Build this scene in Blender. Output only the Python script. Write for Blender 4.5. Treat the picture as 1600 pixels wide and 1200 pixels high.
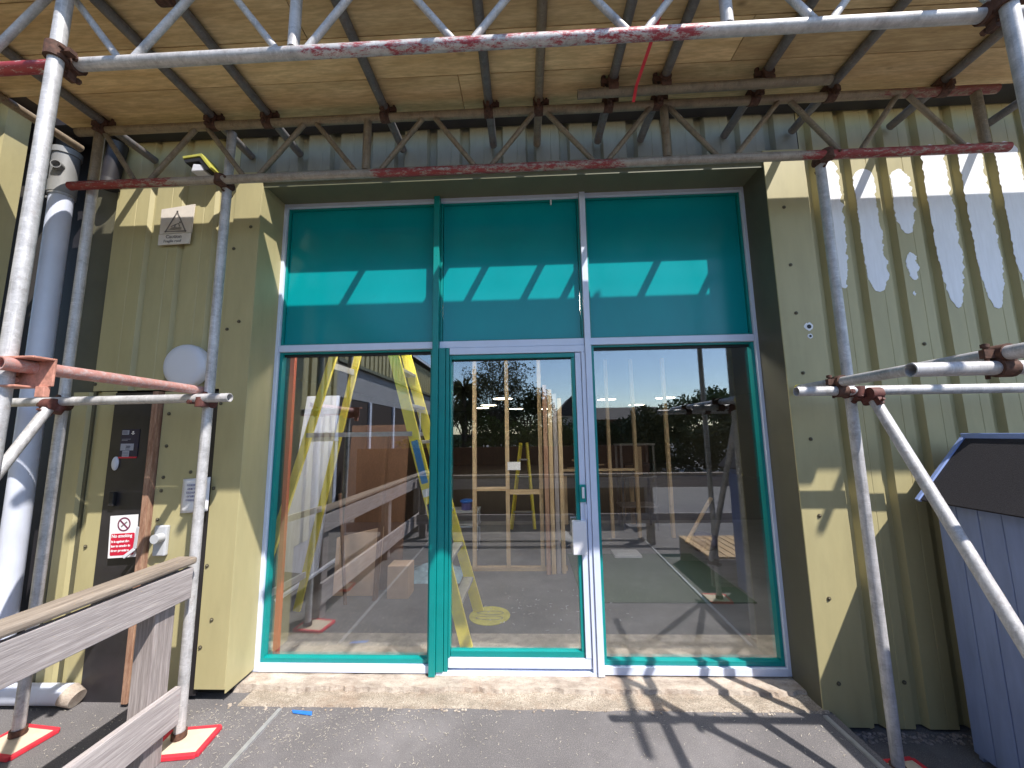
import bpy, bmesh, math, random
from mathutils import Vector, Matrix, noise
random.seed(7)
rad = math.radians
sc = bpy.context.scene
for o in list(bpy.data.objects): bpy.data.objects.remove(o)
C = sc.collection

# ------------------------------------------------------------- camera
cd = bpy.data.cameras.new('camera'); cam = bpy.data.objects.new('camera', cd); C.objects.link(cam)
cd.sensor_width = 36; cd.lens = 13.5; cd.clip_start = .02; cd.clip_end = 1500
cam.matrix_world = Matrix(((0.99905815, 0.01997490, 0.03852037, 1.7906),
                           (0.04078620, -0.12932337, -0.99076332, -2.2956),
                           (-0.01480881, 0.99140127, -0.13001626, 1.5),
                           (0, 0, 0, 1)))
sc.camera = cam

# ------------------------------------------------------------- sky and sun
SUN = Vector((0.98, -1.0, 1.85)).normalized()
elev = math.asin(SUN.z); az = math.atan2(SUN.x, SUN.y)
w = bpy.data.worlds.new('World'); sc.world = w; w.use_nodes = True
nt = w.node_tree; nt.nodes.clear()
sky = nt.nodes.new('ShaderNodeTexSky'); sky.sky_type = 'NISHITA'; sky.sun_disc = False
sky.sun_elevation = elev; sky.sun_rotation = az
sky.air_density = 1.0; sky.dust_density = .3; sky.ozone_density = 2.2
bg = nt.nodes.new('ShaderNodeBackground'); bg.inputs[1].default_value = .14
ow = nt.nodes.new('ShaderNodeOutputWorld')
nt.links.new(sky.outputs[0], bg.inputs[0]); nt.links.new(bg.outputs[0], ow.inputs[0])
ld = bpy.data.lights.new('sun', 'SUN'); ld.energy = 4.3; ld.angle = rad(.53); ld.color = (1, .95, .87)
so = bpy.data.objects.new('sun', ld); C.objects.link(so)
so.rotation_euler = SUN.to_track_quat('Z', 'Y').to_euler(); so.location = (5, -5, 12)
sc.view_settings.view_transform = 'Standard'; sc.view_settings.look = 'None'
sc.view_settings.exposure = .85; sc.view_settings.gamma = 1
sc.cycles.max_bounces = 10; sc.cycles.transparent_max_bounces = 16

# ------------------------------------------------------------- mesh helper
class MB:
    def __init__(s): s.v = []; s.f = []; s.sm = []
    def add(s, vs, fs, smooth=False):
        n = len(s.v); s.v += [Vector(v) for v in vs]
        s.f += [tuple(i + n for i in f) for f in fs]; s.sm += [smooth] * len(fs); return s
    def box(s, a, b):
        (x0, y0, z0), (x1, y1, z1) = [min(p, q) for p, q in zip(a, b)], [max(p, q) for p, q in zip(a, b)]
        return s.add([(x0, y0, z0), (x1, y0, z0), (x1, y1, z0), (x0, y1, z0), (x0, y0, z1), (x1, y0, z1), (x1, y1, z1), (x0, y1, z1)],
                     [(0, 3, 2, 1), (4, 5, 6, 7), (0, 1, 5, 4), (1, 2, 6, 5), (2, 3, 7, 6), (3, 0, 4, 7)])
    def bar(s, p, q, wd, ht, up=(0, 0, 1)):
        p, q = Vector(p), Vector(q); d = (q - p).normalized(); sd = d.cross(Vector(up)).normalized(); u = sd.cross(d)
        vs = [e + sd * (wd / 2 * i) + u * (ht / 2 * j) for e in (p, q) for i, j in ((-1, -1), (1, -1), (1, 1), (-1, 1))]
        return s.add(vs, [(0, 1, 2, 3), (7, 6, 5, 4), (0, 4, 5, 1), (1, 5, 6, 2), (2, 6, 7, 3), (3, 7, 4, 0)])
    def tube(s, p, q, r=.0242, seg=20, hollow=True, r2=None, cap=True):
        p, q = Vector(p), Vector(q); d = (q - p).normalized(); r2 = r if r2 is None else r2
        a = d.orthogonal().normalized(); b = d.cross(a)
        ring = lambda c, rr: [c + a * (rr * math.cos(2 * math.pi * i / seg)) + b * (rr * math.sin(2 * math.pi * i / seg)) for i in range(seg)]
        R = range(seg); n = seg
        s.add(ring(p, r) + ring(q, r2), [(i, (i + 1) % n, n + (i + 1) % n, n + i) for i in R], True)
        if hollow:
            k = .83
            s.add(ring(p, r * k) + ring(q, r2 * k), [(i, n + i, n + (i + 1) % n, (i + 1) % n) for i in R], True)
            s.add(ring(p, r) + ring(p, r * k), [(i, n + i, n + (i + 1) % n, (i + 1) % n) for i in R])
            s.add(ring(q, r2) + ring(q, r2 * k), [(i, (i + 1) % n, n + (i + 1) % n, n + i) for i in R])
        elif cap:
            s.add(ring(p, r), [tuple(reversed(R))]); s.add(ring(q, r2), [tuple(R)])
        return s
    def path(s, pts, r, seg=10):
        for a, b in zip(pts, pts[1:]): s.tube(a, b, r, seg, False)
        for c in pts[1:-1]: s.ball(c, r, 8, 6)
        return s
    def ball(s, c, r, n=12, m=8, sq=(1, 1, 1)):
        c = Vector(c); vs = []; fs = []
        for j in range(m + 1):
            t = math.pi * j / m
            for i in range(n):
                p = 2 * math.pi * i / n
                vs.append(c + Vector((r * sq[0] * math.sin(t) * math.cos(p), r * sq[1] * math.sin(t) * math.sin(p), r * sq[2] * math.cos(t))))
        for j in range(m):
            for i in range(n): fs.append((j * n + i, (j + 1) * n + i, (j + 1) * n + (i + 1) % n, j * n + (i + 1) % n))
        return s.add(vs, fs, True)
    def prism(s, pts, vec):
        pts = [Vector(p) for p in pts]; vec = Vector(vec); n = len(pts)
        return s.add(pts + [p + vec for p in pts], [tuple(range(n)), tuple(reversed(range(n, 2 * n)))] + [(i, n + i, n + (i + 1) % n, (i + 1) % n) for i in range(n)])
    def disc(s, c, r, vec, seg=28, nrm='y', r2=None):
        c = Vector(c); r2 = r2 or r
        ax = {'y': (Vector((1, 0, 0)), Vector((0, 0, 1))), 'z': (Vector((1, 0, 0)), Vector((0, 1, 0))), 'x': (Vector((0, 1, 0)), Vector((0, 0, 1)))}[nrm]
        return s.prism([c + ax[0] * r * math.cos(2 * math.pi * i / seg) + ax[1] * r2 * math.sin(2 * math.pi * i / seg) for i in range(seg)], vec)
    def xf(s, M):
        s.v = [M @ v for v in s.v]; return s
    def build(s, name, mat, parent=None, bev=0, loc=None):
        me = bpy.data.meshes.new(name)
        base = root_loc(parent) if parent else (Vector(loc) if loc is not None else Vector((0, 0, 0)))
        me.from_pydata([v - base for v in s.v], [], s.f)
        me.polygons.foreach_set('use_smooth', s.sm)
        bm = bmesh.new(); bm.from_mesh(me); bmesh.ops.recalc_face_normals(bm, faces=bm.faces); bm.to_mesh(me); bm.free()
        me.materials.append(mat)
        o = bpy.data.objects.new(name, me); C.objects.link(o)
        if parent: o.parent = parent
        else: o.location = base
        if bev:
            m = o.modifiers.new('bevel', 'BEVEL'); m.width = bev; m.segments = 2; m.limit_method = 'ANGLE'; m.angle_limit = rad(50)
        return o
def root_loc(o):
    v = Vector((0, 0, 0))
    while o: v += o.location; o = o.parent
    return v
def tag(o, label=None, cat=None, group=None, kind=None):
    for k, x in (('label', label), ('category', cat), ('group', group), ('kind', kind)):
        if x: o[k] = x
    return o
def thing(name, loc, label, cat, group=None):
    o = bpy.data.objects.new(name, None); C.objects.link(o); o.location = loc; o.empty_display_size = .1
    return tag(o, label, cat, group)
def text(name, s, size, mat, M, parent, ext=.0006, align='LEFT', bold=0.0, xs=1.0):
    cu = bpy.data.curves.new(name, 'FONT'); cu.body = s; cu.size = size; cu.extrude = ext; cu.align_x = align; cu.offset = bold
    t = bpy.data.objects.new('tmp', cu); C.objects.link(t); bpy.context.view_layer.update()
    me = bpy.data.meshes.new_from_object(t.evaluated_get(bpy.context.evaluated_depsgraph_get()))
    bpy.data.objects.remove(t)
    b = root_loc(parent)
    for v in me.vertices: v.co = M @ Vector((v.co.x * xs, v.co.y, v.co.z)) - b
    me.name = name; me.materials.clear(); me.materials.append(mat)
    o = bpy.data.objects.new(name, me); C.objects.link(o); o.parent = parent; return o
def wallM(x, y, z, rz=0, ry=0):   # text frame: x right, up = z, facing -y
    return Matrix.Translation((x, y, z)) @ Matrix.Rotation(rz, 4, 'Z') @ Matrix.Rotation(ry, 4, 'Y') @ Matrix.Rotation(rad(90), 4, 'X')

# ------------------------------------------------------------- materials
def newmat(name):
    m = bpy.data.materials.new(name); m.use_nodes = True; nt = m.node_tree; nt.nodes.clear()
    N = lambda t, **k: mk(nt, t, **k)
    out = N('ShaderNodeOutputMaterial'); p = N('ShaderNodeBsdfPrincipled'); nt.links.new(p.outputs[0], out.inputs[0])
    return m, nt, N, p, out
def mk(nt, t, **k):
    n = nt.nodes.new(t)
    for a, b in k.items(): setattr(n, a, b)
    return n
def pos(nt, scale=(1, 1, 1)):
    g = mk(nt, 'ShaderNodeNewGeometry'); m = mk(nt, 'ShaderNodeMapping'); m.inputs['Scale'].default_value = scale
    nt.links.new(g.outputs['Position'], m.inputs[0]); return m.outputs[0]
def nz(nt, vec, scale, detail=4, rough=.6):
    n = mk(nt, 'ShaderNodeTexNoise'); n.inputs['Scale'].default_value = scale; n.inputs['Detail'].default_value = detail; n.inputs['Roughness'].default_value = rough
    nt.links.new(vec, n.inputs['Vector']); return n.outputs['Fac']
def ramp(nt, fac, *stops):
    r = mk(nt, 'ShaderNodeValToRGB'); e = r.color_ramp.elements
    while len(e) < len(stops): e.new(.5)
    for el, (p, c) in zip(e, stops): el.position = p; el.color = (*c, 1) if len(c) == 3 else c
    nt.links.new(fac, r.inputs[0]); return r.outputs[0]
def mix(nt, fac, a, b, mode='MIX'):
    m = mk(nt, 'ShaderNodeMix', data_type='RGBA', blend_type=mode)
    for s, x in ((m.inputs[0], fac), (m.inputs[6], a), (m.inputs[7], b)):
        if isinstance(x, (int, float)): s.default_value = x
        elif isinstance(x, tuple): s.default_value = (*x, 1)
        else: nt.links.new(x, s)
    return m.outputs[2]
def math_(nt, op, a, b=None, clamp=False):
    m = mk(nt, 'ShaderNodeMath', operation=op, use_clamp=clamp)
    for s, x in zip(m.inputs, (a, b)):
        if x is None: continue
        if isinstance(x, (int, float)): s.default_value = x
        else: nt.links.new(x, s)
    return m.outputs[0]
def bump(nt, p, h, st, dist=.002):
    b = mk(nt, 'ShaderNodeBump'); b.inputs['Strength'].default_value = st; b.inputs['Distance'].default_value = dist
    nt.links.new(h, b.inputs['Height']); nt.links.new(b.outputs[0], p.inputs['Normal'])
def simple(name, col, rough=.5, metal=0, var=.12, scale=20, bmp=.1, spec=.5, sc3=(1, 1, 1), dirt=0, dirtcol=(.1, .08, .06)):
    m, nt, N, p, o = newmat(name)
    v = pos(nt, sc3); n = nz(nt, v, scale)
    lo = tuple(c * (1 - var) for c in col); hi = tuple(min(1, c * (1 + var)) for c in col)
    c = ramp(nt, n, (.3, lo), (.7, hi))
    if dirt:
        d = nz(nt, pos(nt, (1, 1, .35)), 4.5, 6, .7)
        f = ramp(nt, d, (.5, (0, 0, 0)), (.78, (dirt,) * 3)); c = mix(nt, f, c, dirtcol)
    nt.links.new(c, p.inputs['Base Color'])
    p.inputs['Roughness'].default_value = rough; p.inputs['Metallic'].default_value = metal; p.inputs['Specular IOR Level'].default_value = spec
    if bmp: bump(nt, p, n, bmp)
    return m
def galv(name, base=(.42, .41, .40), red=None, redcol=(.42, .03, .04), thr=(.44, .52), rust=.35, x0=-1.1, x1=4.7):
    """weathered scaffold tube; red = list of (x, amount) along the tube"""
    m, nt, N, p, o = newmat(name)
    v = pos(nt); n1 = nz(nt, v, 14, 6, .7); n2 = nz(nt, pos(nt), 60, 4, .7)
    c = ramp(nt, n1, (.25, tuple(b * .55 for b in base)), (.5, base), (.8, tuple(min(1, b * 1.35) for b in base)))
    rs = ramp(nt, nz(nt, pos(nt, (1, 1, 1)), 22, 8, .75), (.56, (0, 0, 0)), (.66, (rust,) * 3))
    c = mix(nt, rs, c, (.17, .085, .045))
    for sc3 in ((30, 30, 1.2), (1.2, 30, 30)):
        st = nz(nt, pos(nt, sc3), 2.2, 4, .75)
        c = mix(nt, ramp(nt, st, (.54, (0, 0, 0)), (.68, (.45,) * 3)), c, tuple(min(1, b * 1.6) for b in base))
        c = mix(nt, ramp(nt, nz(nt, pos(nt, sc3), 3.7, 4, .8), (.56, (0, 0, 0)), (.70, (.5,) * 3)), c, tuple(b * .5 for b in base))
    sp = nz(nt, v, 110, 3, .8); c = mix(nt, ramp(nt, sp, (.66, (0, 0, 0)), (.7, (.5,) * 3)), c, (.55, .53, .5))
    if red:
        g = mk(nt, 'ShaderNodeNewGeometry'); sx = mk(nt, 'ShaderNodeSeparateXYZ'); nt.links.new(g.outputs['Position'], sx.inputs[0])
        t = math_(nt, 'DIVIDE', math_(nt, 'SUBTRACT', sx.outputs[0], x0), x1 - x0)
        k = ramp(nt, t, *[((x - x0) / (x1 - x0), (a, a, a)) for x, a in red])
        nn = nz(nt, pos(nt, (.35, 1, 1)), 46, 8, .85)
        f = math_(nt, 'ADD', nn, math_(nt, 'SUBTRACT', k, .62))
        f = ramp(nt, f, (thr[0], (0, 0, 0)), (thr[1], (1, 1, 1)))
        c = mix(nt, f, c, redcol)
    nt.links.new(c, p.inputs['Base Color']); p.inputs['Roughness'].default_value = .55; p.inputs['Metallic'].default_value = .25
    bump(nt, p, n2, .25, .0015)
    return m
def wood(name, dark, light, axis='x', gscale=6, stretch=14, rough=.8, knots=True, bmp=.35, rnd=.25, lines=38):
    m, nt, N, p, o = newmat(name)
    oi = mk(nt, 'ShaderNodeObjectInfo')
    s = {'x': (1, stretch, stretch), 'y': (stretch, 1, stretch), 'z': (stretch, stretch, 1)}[axis]
    g = mk(nt, 'ShaderNodeNewGeometry')
    add = mk(nt, 'ShaderNodeVectorMath', operation='MULTIPLY_ADD'); nt.links.new(oi.outputs['Random'], add.inputs[0]); add.inputs[1].default_value = (13, 17, 11); nt.links.new(g.outputs['Position'], add.inputs[2])
    mp = mk(nt, 'ShaderNodeMapping'); mp.inputs['Scale'].default_value = s; nt.links.new(add.outputs[0], mp.inputs[0])
    n = nz(nt, mp.outputs[0], gscale, 5, .62)
    fine = nz(nt, mp.outputs[0], lines, 3, .6)
    c = ramp(nt, n, (.25, dark), (.5, tuple((a + b) / 2 for a, b in zip(dark, light))), (.75, light))
    c = mix(nt, ramp(nt, fine, (.4, (.35,) * 3), (.62, (0, 0, 0))), c, tuple(d * .55 for d in dark))
    if knots:
        ks = {'x': (1, 2.2, 2.2), 'y': (2.2, 1, 2.2), 'z': (2.2, 2.2, 1)}[axis]
        m2 = mk(nt, 'ShaderNodeMapping'); m2.inputs['Scale'].default_value = ks; nt.links.new(add.outputs[0], m2.inputs[0])
        vo = mk(nt, 'ShaderNodeTexVoronoi'); vo.inputs['Scale'].default_value = 3.2; nt.links.new(m2.outputs[0], vo.inputs['Vector'])
        c = mix(nt, ramp(nt, vo.outputs['Distance'], (.03, (.85,) * 3), (.11, (0, 0, 0))), c, tuple(d * .35 for d in dark))
    hv = mk(nt, 'ShaderNodeHueSaturation'); nt.links.new(c, hv.inputs['Color'])
    nt.links.new(math_(nt, 'ADD', math_(nt, 'MULTIPLY', oi.outputs['Random'], rnd), 1 - rnd / 2), hv.inputs['Value'])
    nt.links.new(hv.outputs[0], p.inputs['Base Color']); p.inputs['Roughness'].default_value = rough; p.inputs['Specular IOR Level'].default_value = .25
    bump(nt, p, fine, bmp, .003)
    return m
def ground_mat(name, base, fleck, amount=.5, scale=1, fl=(.45, .42, .36)):
    m, nt, N, p, o = newmat(name)
    v = pos(nt); a = nz(nt, v, 260, 2, .7); b = nz(nt, v, 3.2, 6, .65)
    c = ramp(nt, a, (.3, tuple(x * .45 for x in base)), (.55, base), (.72, tuple(x * 2.1 for x in base)))
    c = mix(nt, ramp(nt, b, (.35, (.5,) * 3), (.7, (0, 0, 0))), c, tuple(x * .62 for x in base))
    n3 = nz(nt, v, 95, 3, .8)
    c = mix(nt, ramp(nt, n3, (.68 - fleck, (0, 0, 0)), (.72 - fleck, (amount,) * 3)), c, fl)
    st = ramp(nt, nz(nt, pos(nt), 1.3, 5, .7), (.52, (0, 0, 0)), (.75, (.35,) * 3))
    c = mix(nt, st, c, tuple(x * 1.9 for x in base))
    nt.links.new(c, p.inputs['Base Color']); p.inputs['Roughness'].default_value = .9; p.inputs['Specular IOR Level'].default_value = .3
    bump(nt, p, a, .6, .003)
    return m
M = {}
M['olive'] = simple('olive_paint', (.41, .362, .195), .5, var=.06, scale=5, bmp=.03, sc3=(2.5, 2.5, .5), dirt=.25, dirtcol=(.2, .18, .1))
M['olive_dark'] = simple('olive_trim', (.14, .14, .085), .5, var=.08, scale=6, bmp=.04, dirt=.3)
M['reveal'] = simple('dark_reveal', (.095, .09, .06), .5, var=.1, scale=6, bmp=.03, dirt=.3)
M['olive_grey'] = simple('weathered_cladding', (.29, .285, .22), .55, var=.1, scale=5, bmp=.04, sc3=(2, 2, .5), dirt=.35, dirtcol=(.1, .1, .08))
M['white_peel'] = simple('peeled_white', (.84, .85, .90), .6, var=.05, scale=12, bmp=.05, sc3=(6, 6, .6), dirt=.12, dirtcol=(.4, .38, .3))
M['white'] = simple('white_frame_paint', (.66, .72, .88), .35, var=.03, scale=9, bmp=.02, dirt=.12, dirtcol=(.4, .38, .34))
M['teal'] = simple('teal_frame_paint', (.0, .235, .225), .35, var=.07, scale=7, bmp=.02)
def spandrel():
    m, nt, N, p, o = newmat('teal_panel_gloss')
    n = nz(nt, pos(nt, (1, 1, .6)), 2.5, 5, .6)
    nt.links.new(ramp(nt, n, (.3, (0, .25, .275)), (.7, (0, .29, .32))), p.inputs['Base Color'])
    p.inputs['Roughness'].default_value = .17; p.inputs['Specular IOR Level'].default_value = .38
    return m
M['panel'] = spandrel()
M['black'] = simple('black_seal', (.012, .012, .014), .6, bmp=0)
M['black_panel'] = simple('black_sheet', (.022, .02, .024), .45, var=.3, scale=6, bmp=.05, dirt=.3, dirtcol=(.05, .045, .035))
M['pvc'] = simple('grey_white_plastic', (.60, .64, .78), .38, var=.05, scale=6, bmp=.02, dirt=.3, dirtcol=(.3, .28, .25))
M['pvc_grey'] = simple('grey_plastic', (.24, .24, .24), .5, var=.1, scale=9, bmp=.05, dirt=.4)
M['tube'] = galv('galvanised_tube', (.47, .46, .47), rust=.3)
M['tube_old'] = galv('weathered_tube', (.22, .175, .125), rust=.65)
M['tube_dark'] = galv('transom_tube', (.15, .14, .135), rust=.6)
M['tube_pink'] = galv('faded_red_tube', (.5, .36, .35), red=[(-1.1, .62), (4.7, .62)], redcol=(.5, .24, .21))
M['chord_front'] = galv('front_chord', (.5, .48, .48), red=[(-1.1, .72), (-.1, .66), (.0, .3), (.6, .35), (.95, .57), (2.0, .57), (2.45, .63), (2.75, .25), (4.7, .25)], redcol=(.33, .045, .06))
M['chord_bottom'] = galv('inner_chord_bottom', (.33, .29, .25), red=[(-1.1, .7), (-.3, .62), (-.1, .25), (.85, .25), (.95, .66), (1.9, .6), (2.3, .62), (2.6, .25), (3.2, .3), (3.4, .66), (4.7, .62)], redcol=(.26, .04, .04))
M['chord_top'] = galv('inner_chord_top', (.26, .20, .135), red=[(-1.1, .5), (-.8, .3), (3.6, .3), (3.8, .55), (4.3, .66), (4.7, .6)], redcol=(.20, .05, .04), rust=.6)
M['rust'] = simple('rusty_coupler', (.085, .038, .025), .8, var=.5, scale=60, bmp=.6)
M['rust_red'] = simple('red_coupler', (.11, .035, .028), .7, var=.4, scale=50, bmp=.5)
M['clamp_pink'] = simple('pink_clamp', (.52, .24, .18), .6, var=.3, scale=40, bmp=.3, dirt=.6, dirtcol=(.4, .13, .04))
M['deck'] = wood('deck_timber', (.50, .33, .155), (.80, .61, .34), 'x', 2.2, 7, rnd=.35, bmp=.15, lines=12)
M['fence'] = wood('weathered_fence_timber', (.27, .235, .235), (.55, .50, .50), 'y', 3, 22, rnd=.25, bmp=.5, lines=9)
M['fence_x'] = wood('weathered_fence_timber_across', (.27, .235, .235), (.55, .50, .50), 'x', 3, 22, rnd=.25, bmp=.5, lines=9)
M['fence_post'] = wood('weathered_post_timber', (.20, .17, .165), (.42, .37, .36), 'z', 3, 20, rnd=.2, bmp=.5, lines=9)
M['rail'] = wood('weathered_handrail_timber', (.20, .16, .13), (.42, .35, .29), 'y', 3, 16, rnd=.1, bmp=.3, lines=9)
M['pine'] = wood('pine_timber', (.42, .29, .16), (.66, .50, .32), 'z', 3, 12, rnd=.25, bmp=.1)
M['pine_x'] = wood('pine_timber_across', (.42, .29, .16), (.66, .50, .32), 'x', 3, 12, rnd=.25, bmp=.1)
M['slat'] = wood('decking_slat', (.40, .26, .13), (.62, .44, .26), 'y', 3, 12, rnd=.3, bmp=.2)
M['brownboard'] = wood('brown_board', (.11, .055, .032), (.19, .10, .06), 'z', 2, 4, knots=False, bmp=.05, rnd=.1)
M['card'] = simple('cardboard', (.48, .33, .23), .85, var=.12, scale=8, bmp=.05)
M['jamb'] = wood('red_brown_jamb', (.20, .085, .05), (.52, .34, .24), 'z', 6, 10, rnd=0, bmp=.3)
M['shed'] = simple('blue_grey_boards', (.21, .27, .48), .6, var=.12, scale=7, bmp=.15, sc3=(3, 3, .4), dirt=.15, dirtcol=(.14, .16, .25))
M['shed_trim'] = simple('pale_blue_trim', (.28, .38, .72), .5, var=.05, bmp=.02)
M['felt'] = simple('roofing_felt', (.022, .02, .026), .85, var=.4, scale=220, bmp=.7)
M['asphalt'] = ground_mat('dark_asphalt', (.165, .155, .16), .055, .8, fl=(.36, .33, .29))
M['road'] = ground_mat('road_surface', (.19, .18, .18), -.03, .4)
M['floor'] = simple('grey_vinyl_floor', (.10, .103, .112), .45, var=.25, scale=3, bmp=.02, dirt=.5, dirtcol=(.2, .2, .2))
M['carpet'] = simple('green_carpet', (.034, .062, .036), .95, var=.3, scale=140, bmp=.5)
def concrete(name, cols, fine, grit):
    m, nt, N, p, o = newmat(name)
    v = pos(nt); n = nz(nt, pos(nt, (.5, 1, 1)), 12, 8, .72); f = nz(nt, v, 130, 4, .7); g2 = nz(nt, v, 300, 2, .8)
    c = ramp(nt, n, (.32, cols[0]), (.5, cols[1]), (.68, cols[2]))
    c = mix(nt, ramp(nt, f, (.3 + fine, (.75,) * 3), (.46 + fine, (0, 0, 0))), c, (.15, .12, .095))
    c = mix(nt, ramp(nt, g2, (.56, (0, 0, 0)), (.62, (grit,) * 3)), c, (.66, .6, .52))
    d = nz(nt, v, 2.3, 6, .7); c = mix(nt, ramp(nt, d, (.5, (0, 0, 0)), (.66, (.55,) * 3)), c, (.30, .19, .13))
    nt.links.new(c, p.inputs['Base Color']); p.inputs['Roughness'].default_value = .95
    bump(nt, p, math_(nt, 'ADD', f, n), .9, .006); return m
M['ithresh'] = simple('pale_screed', (.30, .27, .235), .9, var=.25, scale=14, bmp=.2, dirt=.4)
M['gravelly'] = concrete('gravelly_mortar', ((.20, .16, .12), (.36, .30, .24), (.55, .48, .40)), .10, .7)
M['concrete'] = concrete('worn_concrete', ((.24, .19, .155), (.42, .355, .30), (.58, .51, .44)), -.02, .3)
M['shaving'] = simple('pale_shaving', (.44, .40, .35), .8, bmp=0)
M['alu'] = simple('aluminium', (.45, .45, .46), .4, .5, var=.15, scale=30, bmp=.1)
M['screw'] = simple('screw_cap', (.12, .105, .07), .5, .3, var=.2, bmp=0)
M['cream'] = simple('faded_sign', (.66, .60, .54), .5, var=.05, scale=30, bmp=.02, dirt=.25, dirtcol=(.4, .33, .25))
M['ink_grey'] = simple('faded_ink', (.20, .18, .17), .6, bmp=0)
M['ink_blue'] = simple('blue_ink', (.10, .10, .28), .6, bmp=0)
M['signwhite'] = simple('sign_white', (.78, .77, .80), .35, var=.02, bmp=0)
M['signred'] = simple('sign_red', (.55, .01, .045), .35, var=.04, bmp=0)
M['maroon'] = simple('sign_maroon', (.16, .015, .06), .4, bmp=0)
M['navy'] = simple('navy_label', (.006, .006, .04), .35, bmp=0)
M['label_grey'] = simple('label_grey', (.32, .34, .42), .5, bmp=0)
M['lampwhite'] = simple('opal_plastic', (.62, .63, .70), .3, var=.03, scale=6, bmp=.01)
M['greybox'] = simple('grey_plastic_box', (.46, .47, .50), .4, var=.03, bmp=.02)
M['hivis'] = simple('yellow_green_hood', (.42, .40, .07), .4, bmp=.02)
M['yellow'] = simple('yellow_fibreglass', (.80, .66, .07), .4, var=.08, scale=15, bmp=.05, dirt=.15)
M['orange'] = simple('orange_post', (.52, .08, .03), .5, var=.05, bmp=.02)
M['blue'] = simple('blue_tape', (.02, .17, .62), .5, var=.05, bmp=.1)
M['bluelabel'] = simple('blue_sticker', (.02, .22, .50), .4, bmp=0)
M['redpaint'] = simple('red_paint', (.62, .03, .05), .6, var=.15, scale=30, bmp=.1)
M['ply'] = simple('pad_plywood', (.60, .50, .38), .8, var=.12, scale=18, bmp=.1, dirt=.4, dirtcol=(.3, .2, .15))
M['mattress'] = simple('white_board', (.55, .58, .72), .6, var=.12, scale=5, bmp=.05, sc3=(7, 7, .4))
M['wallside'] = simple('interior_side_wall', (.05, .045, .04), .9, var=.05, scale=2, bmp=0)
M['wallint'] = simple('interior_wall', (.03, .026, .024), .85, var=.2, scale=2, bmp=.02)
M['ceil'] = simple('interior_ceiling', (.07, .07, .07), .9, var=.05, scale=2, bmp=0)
M['brick'] = simple('brick_red', (.20, .10, .07), .9, var=.25, scale=30, bmp=.2)
M['rooftile'] = simple('dark_tiles', (.05, .042, .04), .85, var=.3, scale=8, bmp=.3)
M['render'] = simple('house_render', (.42, .38, .33), .9, var=.1, scale=3, bmp=.1)
M['bark'] = simple('bark', (.10, .075, .055), .9, var=.3, scale=14, bmp=.5, sc3=(3, 3, .5))
def leafm(n, a, b):
    m, nt, N, p, o = newmat(n); v = pos(nt); k = nz(nt, v, 1.3, 3, .6); k2 = nz(nt, v, 11, 2, .6)
    nt.links.new(ramp(nt, math_(nt, 'MULTIPLY', math_(nt, 'ADD', k, k2), .5), (.35, a), (.62, b)), p.inputs['Base Color'])
    p.inputs['Roughness'].default_value = .55; return m
M['leaf_dark'] = leafm('dark_leaves', (.018, .035, .012), (.06, .085, .025))
M['leaf_olive'] = leafm('olive_leaves', (.05, .06, .02), (.14, .13, .05))
M['leaf_mid'] = leafm('mid_leaves', (.03, .06, .015), (.11, .14, .035))
M['leaf_yellow'] = leafm('yellow_leaves', (.25, .22, .02), (.45, .38, .03))
def emit(name, col, st):
    m, nt, N, p, o = newmat(name); p.inputs['Base Color'].default_value = (*col, 1); p.inputs['Emission Color'].default_value = (*col, 1); p.inputs['Emission Strength'].default_value = st; return m
M['lampglow'] = emit('ceiling_lamp_glow', (1, .86, .62), 7)
M['lampfill'] = emit('added_fill_lamp_glow', (1, .93, .84), 27)  # glow of the unseen fill lamps added inside the window
def glass():
    m = bpy.data.materials.new('window_glass'); m.use_nodes = True; nt = m.node_tree; nt.nodes.clear()
    out = mk(nt, 'ShaderNodeOutputMaterial'); t = mk(nt, 'ShaderNodeBsdfTransparent'); g = mk(nt, 'ShaderNodeBsdfGlossy'); mx = mk(nt, 'ShaderNodeMixShader')
    t.inputs[0].default_value = (.97, .98, .98, 1); g.inputs['Roughness'].default_value = 0.0; g.inputs['Color'].default_value = (.93, .96, 1, 1)
    lw = mk(nt, 'ShaderNodeLayerWeight'); lw.inputs['Blend'].default_value = .5
    f = math_(nt, 'ADD', math_(nt, 'MULTIPLY', math_(nt, 'POWER', lw.outputs['Facing'], 4.0), .8), .175, True)
    nt.links.new(f, mx.inputs[0]); nt.links.new(t.outputs[0], mx.inputs[1]); nt.links.new(g.outputs[0], mx.inputs[2]); nt.links.new(mx.outputs[0], out.inputs[0])
    return m
M['glass'] = glass()

# ============================================================= GROUND
def sheet(name, x0, x1, y0, y1, z, mat, th=.2):
    return tag(MB().box((x0, y0, z - th), (x1, y1, z)).build(name, mat), kind='structure')
sheet('ground', -200, 200, -400, .14, -.11, M['road'])
sheet('side_ground', 3.40, 9, -6, .14, -.10, M['asphalt'], .1)
sheet('forecourt', -1.6, 3.385, -5.2, .14, 0, M['asphalt'], .15)
sheet('interior_floor', -3, 9, .34, 4.6, .012, M['floor'], .2)
sheet('interior_floor', -3, 9, 4.6, 17, .012, simple('shade_dark_floor', (.035, .033, .034), .7, bmp=0), .2)  # far floor coloured dark to stand in for shade at the back
# metal edging strips along the path
for x, x2, lb in ((.385, .37, 'thin metal edging strip in the asphalt, left of the doorway'), (3.325, 3.40, 'thin metal edging strip in the asphalt, right of the doorway')):
    tag(MB().bar((x, .0, .004), (x2 - (.0 if x > 1 else .02), -2.9, .004), .022, .012).build('edging_strip', M['alu']), lb, 'edging strip', 'metal edging strips')

tag(MB().box((-.3, .345, .0), (3.7, .80, .018)).build('interior_threshold', M['ithresh']), kind='structure')
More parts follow.
